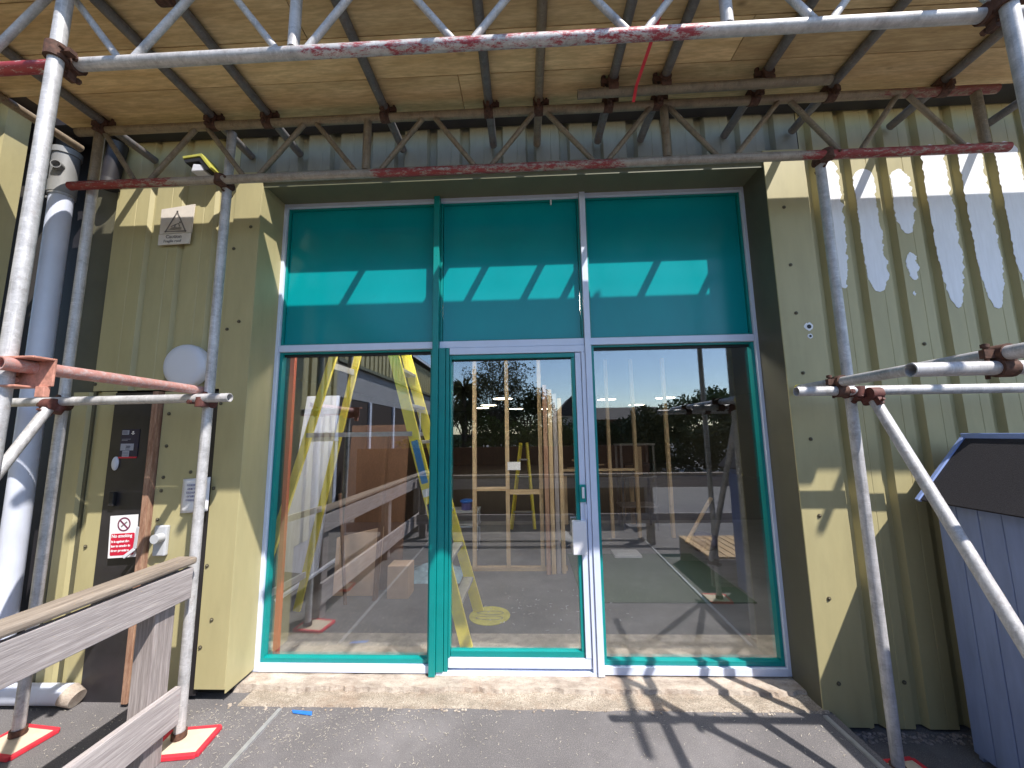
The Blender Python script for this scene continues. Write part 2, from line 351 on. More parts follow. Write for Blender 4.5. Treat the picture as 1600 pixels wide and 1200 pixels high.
# threshold slab
def slab(x0, x1, y0, y1, z, amp, front, name, mat, seed):
    b = MB(); nx, ny = 200, 14; vs = []
    for j in range(ny + 1):
        for i in range(nx + 1):
            x = x0 + (x1 - x0) * i / nx; y = y0 + (y1 - y0) * j / ny
            zz = z + amp * noise.noise((x * 5, y * 9, seed)) + amp * .7 * noise.noise((x * 24, y * 30, seed + 4))
            if j <= 1: y += front * noise.noise((x * 4, 3, seed)) + front * .7 * noise.noise((x * 18, 3, seed + 7)) + front * .4 * noise.noise((x * 60, 3, seed + 7))
            if j == 0: zz = -.01
            vs.append((x, y, zz))
    n = nx + 1
    b.add(vs, [(j * n + i, j * n + i + 1, (j + 1) * n + i + 1, (j + 1) * n + i) for j in range(ny) for i in range(nx)])
    return b.build(name, mat)
tag(slab(.12, 3.37, .02, .20, .007, .004, .010, 'gravel_mortar_strip', M['gravelly'], 2), kind='structure')
tag(slab(-.02, 3.38, .145, .335, .028, .004, .022, 'threshold_slab', M['concrete'], 5), kind='structure')


# ============================================================= BUILDING
bld = thing('metal_clad_building', (1.7, .3, 0), 'olive green ribbed metal building with teal and white glazed shopfront', 'building')
def clad(x0, x1, z0, z1, first, pitch, valley=.045, depth=.036, yf=.05, slope=.014, groove=True, axis='x'):
    """trapezoidal sheet: crowns at yf, valleys at yf+depth; 'first' is a valley centre"""
    pts = [(x0, yf)]; c = first
    while c < x1:
        h = valley / 2
        if c - h - slope > x0 and c + h + slope < x1:
            a = pts[-1][0]; e = c - h - slope
            if groove and e - a > .1:
                for k in (.62,):
                    g = a + (e - a) * k; pts += [(g - .004, yf), (g, yf + .002), (g + .004, yf)]
            pts += [(e, yf), (c - h, yf + depth), (c + h, yf + depth), (c + h + slope, yf)]
        c += pitch
    pts.append((x1, yf))
    vs = []; n = len(pts)
    for th in (0, .0015):
        for z in (z0, z1): vs += [(p[0], p[1] + th, z) for p in pts]
    fs = [(i, i + 1, n + i + 1, n + i) for i in range(n - 1)] + [(2 * n + i, 3 * n + i, 3 * n + i + 1, 2 * n + i + 1) for i in range(n - 1)]
    fs += [(i, 2 * n + i, 2 * n + i + 1, i + 1) for i in range(n - 1)] + [(n + i, n + i + 1, 3 * n + i + 1, 3 * n + i) for i in range(n - 1)] + [(0, n, 3 * n, 2 * n), (n - 1, 3 * n - 1, 4 * n - 1, 2 * n - 1)]
    b = MB()
    if axis == 'y': vs = [(-(p[1]) , p[0], p[2]) for p in vs]
    return b.add(vs, fs)
clad(3.585, 9, -.085, 3.62, 3.635, .2225).build('right_wall_cladding', M['olive'], bld)
clad(-.148, 3.58, 3.301, 3.62, .07, .2225, yf=.051).build('upper_wall_cladding', M['olive_grey'], bld)
clad(.029, 3.344, 3.237, 3.300, .07, .2225, yf=.0515).build('upper_wall_cladding', M['olive_grey'], bld)
clad(-1.0, -.15, 1.815, 3.62, -.975, .232, yf=.05, valley=.02, depth=.022, slope=.016).build('left_wall_cladding', M['olive'], bld)
clad(-1.13, -.84, .03, 1.81, -.985, .3, yf=.052, valley=.05, depth=.03, slope=.02).build('left_wall_cladding', M['olive'], bld)
# dark corner piece at the far left
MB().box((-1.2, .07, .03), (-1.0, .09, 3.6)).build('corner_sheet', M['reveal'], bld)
MB().box((-1.55, .11, 0), (-1.0, .13, 3.6)).build('recess_sheet', M['black_panel'], bld)
# flashings beside the opening, reveals and soffit
fl = MB().box((-.155, .040, .075), (.028, .048, 3.3)); fl.box((.022, .048, .05), (.028, .345, 3.22)); fl.box((-.155, .049, .075), (-.150, .12, 3.3))
fl.build('left_corner_flashing', M['olive'], bld, .0015)
fl = MB().box((3.345, .040, -.075), (3.60, .048, 3.3))
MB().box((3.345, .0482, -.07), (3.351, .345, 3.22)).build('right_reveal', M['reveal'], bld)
fl.build('right_corner_flashing', M['olive'], bld, .0015)
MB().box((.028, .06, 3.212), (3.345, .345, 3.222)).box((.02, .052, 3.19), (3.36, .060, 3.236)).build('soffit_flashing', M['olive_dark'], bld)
MB().box((.02, .036, 3.226), (3.36, .050, 3.240)).build('drip_trim', M['pvc'], bld)
fx = [(-.135, z) for z in (.3, .75, 1.2, 1.72, 2.2, 2.75)] + [(3.44, z) for z in (.14, .571, 1.015, 1.447, 1.838, 2.208, 2.517, 2.9)] + [(-.99, z) for z in (1.86,)] + [(3.79, .144), (3.72, 1.0), (4.17, 2.0), (-.92, .86), (-.3, 1.86), (-.62, 1.86), (-.06, 2.25), (-.03, 2.9), (-.08, .45)]
scr = MB().disc((0, 0, 0), .011, (0, -.003, 0), 14).ball((0, -.003, 0), .0075, 10, 6)
sm = None
for x, z in fx:
    b = MB(); b.v = [v + Vector((x, .0395 if (x > -.16 and x < 3.6) else .049, z)) for v in scr.v]; b.f = scr.f; b.sm = scr.sm; b.build('fixing_screw', M['screw'], bld)
# two filled bullet-like holes with torn paint
for (x, z, r) in ((3.506, 2.121, .017), (3.507, 2.062, .010)):
    pts = [(x + r * (1.5 + .5 * noise.noise((a, x * 9, z * 7))) * math.cos(a), .0395, z + r * (1.5 + .5 * noise.noise((a * 2, z, 5))) * math.sin(a)) for a in [k * .35 for k in range(18)]]
    h = MB().prism(pts, (0, -.0012, 0)).build('bare_metal_ring', M['signwhite'], bld)
    MB().disc((x, .0372, z), r * .75, (0, -.0012, 0), 16).build('drilled_hole', M['black'], h)
# eaves above the deck
MB().box((-1.6, -.135, 3.56), (9, .04, 3.64)).build('eaves_gutter', M['black_panel'], bld)
MB().tube((-1.02, -.0, 3.22), (-.98, -.0, 3.52), .05, 20, False).tube((-1.02, -.0, 3.20), (-1.02, -.0, 3.25), .058, 20, False).build('black_outlet_pipe', M['black_panel'], bld)
MB().box((-3, -.02, 3.64), (9.2, 17, 3.9)).build('roof', M['rooftile'], bld)
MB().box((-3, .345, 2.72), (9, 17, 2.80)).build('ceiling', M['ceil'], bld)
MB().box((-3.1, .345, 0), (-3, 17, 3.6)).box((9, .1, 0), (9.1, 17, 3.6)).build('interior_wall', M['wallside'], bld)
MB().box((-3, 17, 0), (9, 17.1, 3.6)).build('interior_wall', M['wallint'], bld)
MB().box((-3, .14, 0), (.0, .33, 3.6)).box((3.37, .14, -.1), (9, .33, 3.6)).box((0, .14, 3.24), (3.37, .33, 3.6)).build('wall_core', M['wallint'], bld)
# return wing on the left
def ret(y0, y1, z0, z1, first):
    b = clad(y0, y1, z0, z1, first, .2225, yf=.0, valley=.06)
    b.v = [Vector((-1.42 - v.y, v.x, v.z)) for v in b.v]; return b
ret(-3.35, -.15, .03, 3.6, -3.2).build('return_wall_cladding', M['olive'], bld)
ret(-13, -3.35, 2.86, 3.6, -12.9).build('return_wall_cladding', M['olive'], bld)
MB().box((-1.6, -13, .0), (-1.5, -3.35, 2.2)).build('return_shopfront_panel', simple('dark_brown_infill', (.04, .025, .02), .6, bmp=0), bld)
MB().box((-1.6, -13, 2.2), (-1.49, -3.35, 2.795)).build('return_shopfront_fascia', simple('pale_grey_fascia', (.30, .30, .32), .6, var=.1, scale=3, bmp=.05), bld)
for y in (-3.5, -4.9, -6.3, -8.6, -11): MB().box((-1.5, y - .05, 0), (-1.46, y + .05, 2.199)).build('return_post', M['pvc'], bld)
MB().box((-1.62, -13, 2.80), (-1.405, -3.36, 2.86)).build('return_wall_sill', M['olive_dark'], bld)
MB().box((-1.7, -.16, 0), (-1.47, -.14, 3.6)).box((-1.72, -13, 0), (-1.62, -.16, 3.6)).build('return_wall_core', M['wallint'], bld)
MB().box((-3.2, -13.1, 3.66), (-1.30, -.12, 3.74)).build('return_roof', M['rooftile'], bld)
MB().box((-1.30, -13.1, 3.655), (-1.285, -.12, 3.72)).build('return_fascia', M['pvc'], bld)

# ---- peeled paint on the crowns of the right wall
def peel(x0, x1, z0, z1, pt=.12, rag=.018, s=0):
    L = []; Rr = []; n = 110
    for i in range(n + 1):
        t = i / n; z = z0 + (z1 - z0) * t
        k = min(1, ((z - z0) / pt)) ** .4 if pt else 1
        k2 = min(1, ((z1 - z) / .05)) ** .5
        c = (x0 + x1) / 2; h = (x1 - x0) / 2 * min(k, k2)
        L.append((c - h + rag * noise.noise((z * 30, s, 1)) * .6 + .006 * noise.noise((z * 110, s, 9)) + .004 * noise.noise((z * 260, s, 9)), .0492, z)); Rr.append((c + h + rag * noise.noise((z * 26, s, 5)) + .008 * noise.noise((z * 110, s, 3)) + .005 * noise.noise((z * 260, s, 3)), .0492, z))
    b = MB(); vs = L + Rr; m = n + 1
    b.add(vs, [(i, m + i, m + i + 1, i + 1) for i in range(n)]); b.add([(v[0], v[1] - .0009, v[2]) for v in vs], [(i, i + 1, m + i + 1, m + i) for i in range(n)])
    return b
for k, (x0, x1, z0, z1, pt) in enumerate(((3.695, 3.805, 2.36, 3.22, .4), (3.895, 4.02, 2.33, 3.15, .1), (4.12, 4.235, 2.70, 3.14, .12), (4.14, 4.205, 2.40, 2.58, .08), (4.15, 4.175, 2.30, 2.33, .02),
                                 (4.33, 4.47, 2.215, 3.3, .3), (4.555, 4.70, 2.205, 3.3, .3), (4.78, 4.92, 2.30, 3.3, .2), (5.0, 5.14, 2.2, 3.3, .2))):
    peel(x0, x1, z0, z1, pt, s=k * 3.7).build('bare_paint_patch', M['white_peel'], bld)

# ---- shopfront frame
FY0, FY1 = .28, .345
F = MB().box((0, FY0, 0.035), (.05, FY1, 3.218)).build('shopfront_frame', M['white'], bld, .002)      # left jamb carries the frame pieces
def fr(name, a, b, mat, bev=.0015): return MB().box(a, b).build(name, mat, F, bev)
fr('frame_jamb', (3.325, FY0, .035), (3.3785, FY1, 3.218), M['white'])
fr('frame_head', (.052, FY0 + .002, 3.185), (1.148, FY1, 3.217), M['white'])
fr('frame_head', (1.192, FY0 + .002, 3.185), (2.188, FY1, 3.217), M['white'])
fr('frame_head', (2.232, FY0 + .002, 3.185), (3.323, FY1, 3.217), M['white'])
fr('transom_bar', (.052, FY0 + .003, 2.098), (1.148, FY1, 2.145), M['white'])
fr('transom_bar', (1.192, FY0 + .003, 2.098), (2.188, FY1, 2.145), M['white'])
fr('transom_bar', (2.232, FY0 + .003, 2.098), (3.323, FY1, 2.145), M['white'])
fr('teal_mullion', (1.15, FY0 - .03, .03), (1.19, FY1, 3.222), M['teal'])
fr('white_mullion', (2.19, FY0 - .014, .03), (2.23, FY1, 3.222), M['white'])
fr('sill_rail', (.052, FY0 - .002, .035), (1.148, FY1, .078), M['white'])
fr('sill_rail', (2.232, FY0 - .002, .035), (3.323, FY1, .078), M['white'])
fr('door_threshold', (1.192, FY0 - .004, .025), (2.188, FY1, .045), M['white'])
# teal side cover beside the door
fr('teal_door_jamb', (1.192, FY0 - .012, .046), (1.236, FY1, 2.096), M['teal'])
fr('teal_door_jamb', (1.239, FY0 - .004, .046), (1.262, FY1, 2.096), M['teal'])
fr('door_head_rail', (1.264, FY0 - .002, 2.05), (2.188, FY1, 2.096), M['white'])
fr('white_door_jamb', (2.163, FY0 - .004, .046), (2.188, FY1, 2.049), M['white'])
# teal beads of the two side lights and black seals
def beads(x0, x1, z0, z1, w_=.020, wb=.026):
    for a, b in (((x0, .30, z0), (x0 + w_, .345, z1)), ((x1 - w_, .30, z0), (x1, .345, z1)), ((x0 + w_, .30, z0), (x1 - w_, .345, z0 + wb)), ((x0 + w_, .305, z1 - .012), (x1 - w_, .345, z1))):
        fr('teal_bead', a, b, M['teal'])
    fr('black_seal', (x0 + w_, .322, z1 - .03), (x1 - w_, .334, z1 - .012), M['black'])
beads(.052, 1.148, .080, 2.096); beads(2.232, 3.323, .080, 2.096)
for k, (x0, x1) in enumerate(((.052, 1.148), (1.192, 2.188), (2.232, 3.323))):
    MB().box((x0 + .016, .320, 2.158), (x1 - .016, .335, 3.172)).build('spandrel_panel', M['panel'], bld)
    s_ = MB().box((x0, .300, 2.147), (x0 + .013, .340, 3.183)).box((x1 - .013, .300, 2.147), (x1, .340, 3.183)).box((x0 + .014, .302, 3.174), (x1 - .014, .340, 3.183)).box((x0 + .014, .302, 2.147), (x1 - .014, .340, 2.156))
    s_.build('panel_bead', M['teal'] if k < 2 else M['teal'], F, .001)
for (x0, x1) in ((.06, 1.14), (2.24, 3.315)):
    MB().box((x0, .335, .10), (x1, .341, 2.09)).build('window_pane', M['glass'], bld)
MB().box((1.985, .300, 3.150), (1.997, .318, 3.184)).build('white_tab', M['signwhite'], F, .002)
# ---- door
door = MB().box((1.264, .288, .062), (2.160, .335, .120)).build('glazed_door', M['white'], bld, .002)   # bottom rail
def dr(name, a, b, mat, bev=.0015): return MB().box(a, b).build(name, mat, door, bev)
dr('door_stile', (1.264, .286, .122), (1.276, .335, 2.046), M['teal'])
dr('door_stile', (2.122, .286, .122), (2.160, .335, 2.046), M['white'])
dr('door_top_rail', (1.278, .290, 2.018), (2.120, .335, 2.046), M['teal'])
dr('glazing_bead', (1.278, .298, .122), (2.120, .337, .156), M['teal'])
dr('glazing_bead', (2.098, .298, .158), (2.120, .337, 2.016), M['teal'])
dr('black_seal', (1.278, .318, 2.008), (2.096, .330, 2.0165), M['black'], 0)
dr('door_pane', (1.276, .322, .150), (2.10, .328, 2.010), M['glass'], 0)
dr('lock_cover', (2.062, .245, .743), (2.150, .297, .945), M['signwhite'], .004)
dr('latch_plate', (2.118, .272, 1.06), (2.158, .286, 1.17), M['teal'], .002)
dr('latch_lever', (2.132, .262, 1.085), (2.148, .272, 1.155), M['signwhite'], .002)
dr('pull_strip', (2.150, .268, .955), (2.160, .286, 1.05), M['white'], .002)

# ---- electrical intake cupboard, left of the doorway
cup = MB().box((-.838, .044, .0), (-.547, .052, 1.80)).build('intake_cupboard', M['black_panel'], bld)
MB().bar((-.520, .02, .02), (-.525, .02, 1.80), .036, .05, (0, 1, 0)).build('timber_jamb', M['jamb'], cup, .003)
cd_ = MB().box((-.497, .028, .04), (-.245, .040, 1.800)).build('cupboard_door', M['olive'], cup, .002)
MB().box((-.242, .06, .03), (-.158, .075, 1.8)).build('dark_gap', M['black_panel'], cup)
for (x, z) in ((-.455, 1.66), (-.45, 1.46), (-.45, 1.27), (-.455, 1.19), (-.46, 1.02), (-.46, .60), (-.47, .36), (-.28, 1.3)):
    b = MB(); b.v = [v + Vector((x, .028, z)) for v in scr.v]; b.f = scr.f; b.sm = scr.sm; b.build('door_screw', M['screw'], cd_)
MB().box((-.45, .0, .815), (-.372, .028, .99)).build('lock_box', M['greybox'], cup, .008)
MB().tube((-.395, -.004, .925), (-.395, -.05, .925), .026, 24, False).build('turn_knob', M['greybox'], cup)
hk = MB().bar((-.545, .0, .985), (-.555, .0, .86), .02, .012, (0, 1, 0)).bar((-.555, .0, .86), (-.60, -.02, .815), .02, .012, (0, 1, 0)).build('hasp', M['greybox'], cup, .003)
MB().ball((-.783, .04, 1.357), .027, 16, 10, (.8, .5, 1.6)).build('push_button', M['lampwhite'], cup)
MB().box((-.780, .02, 1.10), (-.748, .044, 1.185)).build('card_reader', M['black'], cup, .004)

# ============================================================= SIGNS AND FITTINGS
# fragile roof sign
t = thing('warning_sign', (-.54, .048, 2.79), 'faded cream caution sign with triangle symbol high on the olive wall', 'sign')
rx = rad(-1)
MB().prism([(-.652, .03, 2.868), (-.43, .03, 2.872), (-.425, .03, 3.075), (-.535, .03, 3.06), (-.655, .03, 3.045)], (0, .006, 0)).build('sign_plate', M['cream'], t)
MB().prism([(-.648, .024, 2.785), (-.432, .024, 2.79), (-.43, .026, 2.866), (-.652, .026, 2.862)], (0, .006, 0)).build('sign_plate', M['cream'], t)
def frame_tri(b, cx, cz, w_, h_, th, y):
    P = [Vector((cx - w_ / 2, y, cz)), Vector((cx + w_ / 2, y, cz)), Vector((cx, y, cz + h_))]
    for i in range(3): b.bar(P[i], P[(i + 1) % 3], .002, th, (0, 0, 1) if i else (0, 0, 1))
    return b
tb = MB()
P = [Vector((-.615, .028, 2.878)), Vector((-.465, .028, 2.878)), Vector((-.54, .028, 3.03))]
for i in range(3):
    a, b_ = P[i], P[(i + 1) % 3]; d = (b_ - a).normalized(); nrm = Vector((-d.z, 0, d.x)); tb.prism([a, b_, b_ + nrm * .008, a + nrm * .008], (0, -.001, 0))
tb.build('triangle_symbol', M['ink_grey'], t)
fg = MB().disc((-.515, .028, 2.945), .006, (0, -.001, 0), 10)
for a, b_ in (((-.52, 2.938), (-.545, 2.93)), ((-.545, 2.93), (-.55, 2.912)), ((-.545, 2.93), (-.575, 2.915)), ((-.522, 2.936), (-.515, 2.915))):
    A = Vector((a[0], .028, a[1])); B = Vector((b_[0], .028, b_[1])); d = (B - A).normalized(); nrm = Vector((-d.z, 0, d.x)) * .0025; fg.prism([A - nrm, B - nrm, B + nrm, A + nrm], (0, -.001, 0))
for k in range(4): fg.box((-.59 + .006 * k, .0265, 2.893 + .005 * k), (-.50, .0285, 2.8945 + .005 * k))
fg.build('figure_symbol', M['ink_grey'], t)
text('sign_lettering', 'Caution', .034, M['ink_grey'], wallM(-.60, .0245, 2.832), t, bold=.0006)
text('sign_lettering', 'Fragile roof', .026, M['ink_grey'], wallM(-.612, .0238, 2.803), t, bold=.0004)
# round lamp
t = thing('wall_lamp', (-.365, .05, 1.96), 'round white bulkhead lamp on the olive wall', 'lamp')
MB().disc((-.362, .05, 1.960), .134, (0, -.03, 0), 48).build('lamp_base', M['greybox'], t)
lb = MB(); prof = [(.138, .02), (.139, -.008), (.134, -.024), (.12, -.034), (.09, -.040), (.05, -.042), (.0001, -.043)]
n = 48; vs = [(-.362 + r * math.cos(2 * math.pi * i / n), .02 + y, 1.96 + r * math.sin(2 * math.pi * i / n)) for r, y in prof for i in range(n)]
lb.add(vs, [(j * n + i, j * n + (i + 1) % n, (j + 1) * n + (i + 1) % n, (j + 1) * n + i) for j in range(len(prof) - 1) for i in range(n)], True)
lb.build('lamp_diffuser', M['lampwhite'], t)
# small flood lamp with yellow-green hood
t = thing('hooded_flood_lamp', (-.38, .05, 3.3), 'small lamp under a yellow green hood beside the top of the left standard', 'lamp')
MB().prism([(-.46, -.06, 3.36), (-.33, -.06, 3.375), (-.25, -.06, 3.27), (-.265, -.06, 3.262), (-.34, -.06, 3.355), (-.455, -.06, 3.342)], (0, .11, 0)).build('hood', M['hivis'], t, .003)
MB().prism([(-.452, -.055, 3.338), (-.338, -.055, 3.350), (-.268, -.055, 3.258), (-.30, -.055, 3.258), (-.345, -.055, 3.325), (-.44, -.055, 3.315)], (0, .10, 0)).build('hood_lining', M['black'], t)
MB().prism([(-.40, -.05, 3.255), (-.31, -.05, 3.255), (-.315, -.05, 3.30), (-.39, -.05, 3.31)], (0, .09, 0)).build('lamp_head', M['lampwhite'], t, .006)
MB().box((-.37, .03, 3.3), (-.34, .05, 3.35)).build('lamp_bracket', M['black'], t)
# no smoking sign
t = thing('no_smoking_sign', (-.64, .03, .8), 'red and white no smoking sign on the black cupboard panel', 'sign')
SM = Matrix.Translation((-.735, .020, .80)) @ Matrix.Rotation(rad(-3), 4, 'Y') @ Matrix.Rotation(rad(90), 4, 'X')
SW, SH = .172, .245
def sgn(pts, z0, z1):
    b = MB().prism([(p[0], p[1], z0) for p in pts], (0, 0, z1 - z0)); return b.xf(SM)
def rrect(x0, y0, x1, y1, r, k=5):
    out = []
    for cx, cy, a0 in ((x1 - r, y1 - r, 0), (x0 + r, y1 - r, 90), (x0 + r, y0 + r, 180), (x1 - r, y0 + r, 270)):
        out += [(cx + r * math.cos(rad(a0 + 90 * i / k)), cy + r * math.sin(rad(a0 + 90 * i / k))) for i in range(k + 1)]
    return out
sgn([(0, 0), (SW, 0), (SW, SH), (0, SH)], 0, .004).build('sign_plate', M['signwhite'], t)
sgn(rrect(.012, .014, SW - .012, .140, .008), .0041, .005).build('sign_panel', M['signred'], t)
ring = MB(); cc = (SW / 2 + .004, .192); n = 40
for r0, r1 in ((.033, .041),):
    vs = [(cc[0] + r * math.cos(2 * math.pi * i / n), cc[1] + r * math.sin(2 * math.pi * i / n), .0052) for r in (r0, r1) for i in range(n)]
    ring.add(vs, [(i, (i + 1) % n, n + (i + 1) % n, n + i) for i in range(n)])
dd = Vector((1, -1, 0)).normalized(); nn = Vector((1, 1, 0)).normalized() * .004; c3 = Vector((cc[0], cc[1], .0052))
ring.prism([c3 - dd * .034 - nn, c3 + dd * .034 - nn, c3 + dd * .034 + nn, c3 - dd * .034 + nn], (0, 0, .0005))
ring.xf(SM).build('prohibition_ring', M['maroon'], t)
cg = MB(); d2 = Vector((.8, .6, 0)); n2 = Vector((-.6, .8, 0)) * .004
cg.prism([c3 - d2 * .022 - n2, c3 + d2 * .022 - n2, c3 + d2 * .022 + n2, c3 - d2 * .022 + n2], (0, 0, -.0004))
cg.xf(SM).build('cigarette_symbol', M['ink_grey'], t)
for s_, sz, yy in (('No smoking', .026, .117), ('It is against the', .0185, .088), ('law to smoke in', .0185, .062), ('these premises', .0185, .036)):
    text('sign_lettering', s_, sz, M['signwhite'], SM @ Matrix.Translation((.017, yy, .0056)), t, ext=.0003, bold=.0007, xs=1.0)
# navy label
t = thing('equipment_label', (-.7, .04, 1.38), 'navy blue label with grey stickers and white emblem on the black cupboard panel', 'label')
MB().box((-.766, .0405, 1.398), (-.648, .0435, 1.568)).build('label_plate', M['navy'], t)
MB().box((-.768, .0385, 1.388), (-.650, .0430, 1.397)).build('red_edge', M['signred'], t)
MB().box((-.760, .0392, 1.534), (-.715, .0402, 1.561)).build('sticker', M['label_grey'], t)
b = MB().box((-.761, .0392, 1.436), (-.676, .0402, 1.478)); b.build('sticker', M['label_grey'], t)
MB().box((-.745, .0385, 1.397), (-.700, .0392, 1.434)).build('sticker', M['label_grey'], t)
b = MB()
for k, (x0, x1, z) in enumerate(((-.726, -.700, 1.452), (-.722, -.696, 1.457), (-.725, -.698, 1.462), (-.728, -.70, 1.443))): b.box((x0, .0383, z), (x1, .0391, z + .003))
for k in range(3): b.box((-.742, .0376, 1.406 + .009 * k), (-.706, .0384, 1.408 + .009 * k))
for k in range(3): b.box((-.756, .0383, 1.541 + .006 * k), (-.724, .0391, 1.543 + .006 * k))
b.build('label_print', M['navy'], t)
b = MB().disc((-.689, .0402, 1.550), .006, (0, -.001, 0), 12)
b.prism([(-.702, .0402, 1.542), (-.689, .0402, 1.533), (-.676, .0402, 1.542), (-.682, .0402, 1.543), (-.689, .0402, 1.540), (-.696, .0402, 1.543)], (0, -.001, 0)); b.build('emblem', M['signwhite'], t)
MB().box((-.758, .0396, 1.505), (-.70, .0403, 1.507)).box((-.758, .0396, 1.497), (-.72, .0403, 1.499)).build('label_print', M['label_grey'], t)
# paper notice
t = thing('paper_notice', (-.24, .02, 1.05), 'sheet of white paper with printed notice taped beside the left standard', 'notice')
b = MB(); vs = []
for j in range(9):
    for i in range(9):
        u_, v_ = i / 8, j / 8; vs.append((-.315 + .172 * u_ - .0 * v_, .018 - .012 * math.sin(u_ * 3.1) * (1 - v_ * .5), 1.058 + .20 * v_ + .012 * u_))
b.add(vs, [(j * 9 + i, j * 9 + i + 1, (j + 1) * 9 + i + 1, (j + 1) * 9 + i) for j in range(8) for i in range(8)], True)
b.build('sheet', M['signwhite'], t).modifiers.new('s', 'SOLIDIFY').thickness = .0006
b = MB()
for r_, zz in enumerate((1.218, 1.196, 1.174, 1.152, 1.13)):
    x = -.275 + .005 * (r_ % 2)
    while x < -.17:
        ww = random.choice((.006, .008, .007)); b.box((x, .0052, zz), (x + .002, .0058, zz + .012)); b.box((x, .0052, zz + random.choice((0, .005, .010))), (x + ww, .0058, zz + random.choice((.0125,)) if random.random() < .3 else zz + .0115)) if random.random() < .35 else b.box((x + ww - .002, .0052, zz), (x + ww, .0058, zz + .012)); x += ww + .004
b.build('print', M['ink_blue'], t)

# ---- downpipe
t = thing('downpipe', (-1.3, -.02, 0), 'pale grey round plastic downpipe in the left corner', 'pipe')
MB().tube((-1.285, -.02, .12), (-1.315, -.02, 3.17), .058, 32, False).build('pipe', M['pvc'], t)
b = MB().tube((-1.317, -.02, 3.14), (-1.318, -.02, 3.22), .069, 32, False).tube((-1.318, -.02, 3.22), (-1.32, -.02, 3.42), .066, 32, False).tube((-1.32, -.02, 3.42), (-1.32, -.02, 3.46), .074, 32, False)
b.build('socket', M['pvc_grey'], t)
MB().tube((-1.29, -.07, 3.31), (-1.275, -.105, 3.31), .028, 24, True).build('access_boss', M['pvc_grey'], t)
MB().tube((-1.315, -.02, 3.125), (-1.315, -.02, 3.14), .066, 32, False).box((-1.42, -.03, 3.125), (-1.36, -.01, 3.14)).build('bracket', M['alu'], t)
MB().tube((-1.32, -.02, 3.46), (-1.32, -.02, 3.6), .055, 24, False).build('outlet', M['black'], t)
t = thing('drain_pipe', (-1.1, 0, .05), 'short white drain pipe lying along the foot of the left wall', 'pipe')
MB().tube((-1.41, .0, .065), (-.85, .0, .068), .052, 28, False).build('pipe', M['pvc'], t)
MB().tube((-.86, .0, .068), (-.80, .0, .045), .056, 28, False, r2=.045).build('pipe_end', M['concrete'], t)
MB().tube((-1.285, -.02, .13), (-1.30, -.01, .06), .062, 24, False).build('elbow', M['pvc'], t)

# ============================================================= SCAFFOLD
scf = thing('scaffold', (1.7, -.6, 0), 'tube scaffold with lattice girders and timber deck over the doorway', 'scaffold')
def tb_(name, p, q, mat, r=.0242): return MB().tube(p, q, r).build(name, mat, scf)
IY, OY = -.23, -1.0
tb_('standard', (.015, IY, .03), (.015, IY, 3.36), M['tube'])
tb_('standard', (3.475, IY, -.07), (3.475, IY, 3.05), M['tube'])
tb_('standard', (-.835, IY, .03), (-.835, IY, 3.42), M['tube'])
tb_('standard', (-.095, OY + .0, .03), (-.085, OY, 4.9), M['tube'])
tb_('standard', (3.585, OY - .005, -.07), (3.585, OY - .005, 4.9), M['tube'])
def girder(y, x0, x1, zb, zt, mb, mt, nodes, posts, mw, k):
    g = MB().tube((x0, y, zb), (x1, y, zb)).build('lattice_girder', mb, scf)
    MB().tube((x0, y, zt), (x1, y, zt)).build('top_chord', mt, g)
    for (xa, xb) in nodes: xa = sx(xa, k); xb = sx(xb, k); MB().tube((xa, y, zb + .02), (xb, y, zt - .02), .0145, 14, False).build('lacing_bar', mw, g)
    for x in posts: x = sx(x, k); MB().tube((x, y, zb + .02), (x, y, zt - .02), .0225, 16, False).build('girder_post', mw, g)
    return g
sx = lambda x, k: 1.79 + (x - 1.79) * k
GY = -.285
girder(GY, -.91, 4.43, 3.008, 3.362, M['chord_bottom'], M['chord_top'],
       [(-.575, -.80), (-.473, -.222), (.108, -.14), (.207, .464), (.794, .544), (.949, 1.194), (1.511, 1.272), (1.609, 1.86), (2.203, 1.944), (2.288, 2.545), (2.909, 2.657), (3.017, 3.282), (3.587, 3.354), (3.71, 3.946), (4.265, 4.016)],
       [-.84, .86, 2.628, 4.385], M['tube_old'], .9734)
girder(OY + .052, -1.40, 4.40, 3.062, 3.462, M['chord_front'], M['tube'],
       [(-.42, -.02 - .12), (.178, -.09), (.245, .51), (.829, .57), (.953, 1.20), (1.531, 1.27), (1.611, 1.87), (2.2, 1.93), (2.273, 2.53), (2.894, 2.64), (2.959, 3.22), (3.56, 3.30)],
       [-.80, .896, 2.576, 4.25], M['tube'], 1.04)
TX = [-.745, -.06, .28, .99, 1.60, 1.89, 2.29, 2.57, 3.11, 3.53, 4.14]
ends = [.05, .09, .13, .07, .03, .11, .09, .08, .05, .02, .02]
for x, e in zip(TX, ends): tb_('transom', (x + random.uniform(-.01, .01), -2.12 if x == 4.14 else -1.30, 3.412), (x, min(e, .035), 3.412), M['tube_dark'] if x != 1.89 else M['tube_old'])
tb_('transom', (-1.12, -1.3, 3.412), (-1.12, -.1, 3.412), M['chord_top'])
for x in (4.75, 5.4, 6.1): tb_('transom', (x, -1.3, 3.412), (x, .03, 3.412), M['tube_dark'])
tb_('ledger', (2.10, -.405, 3.338), (3.43, -.42, 3.338), M['tube_old'])
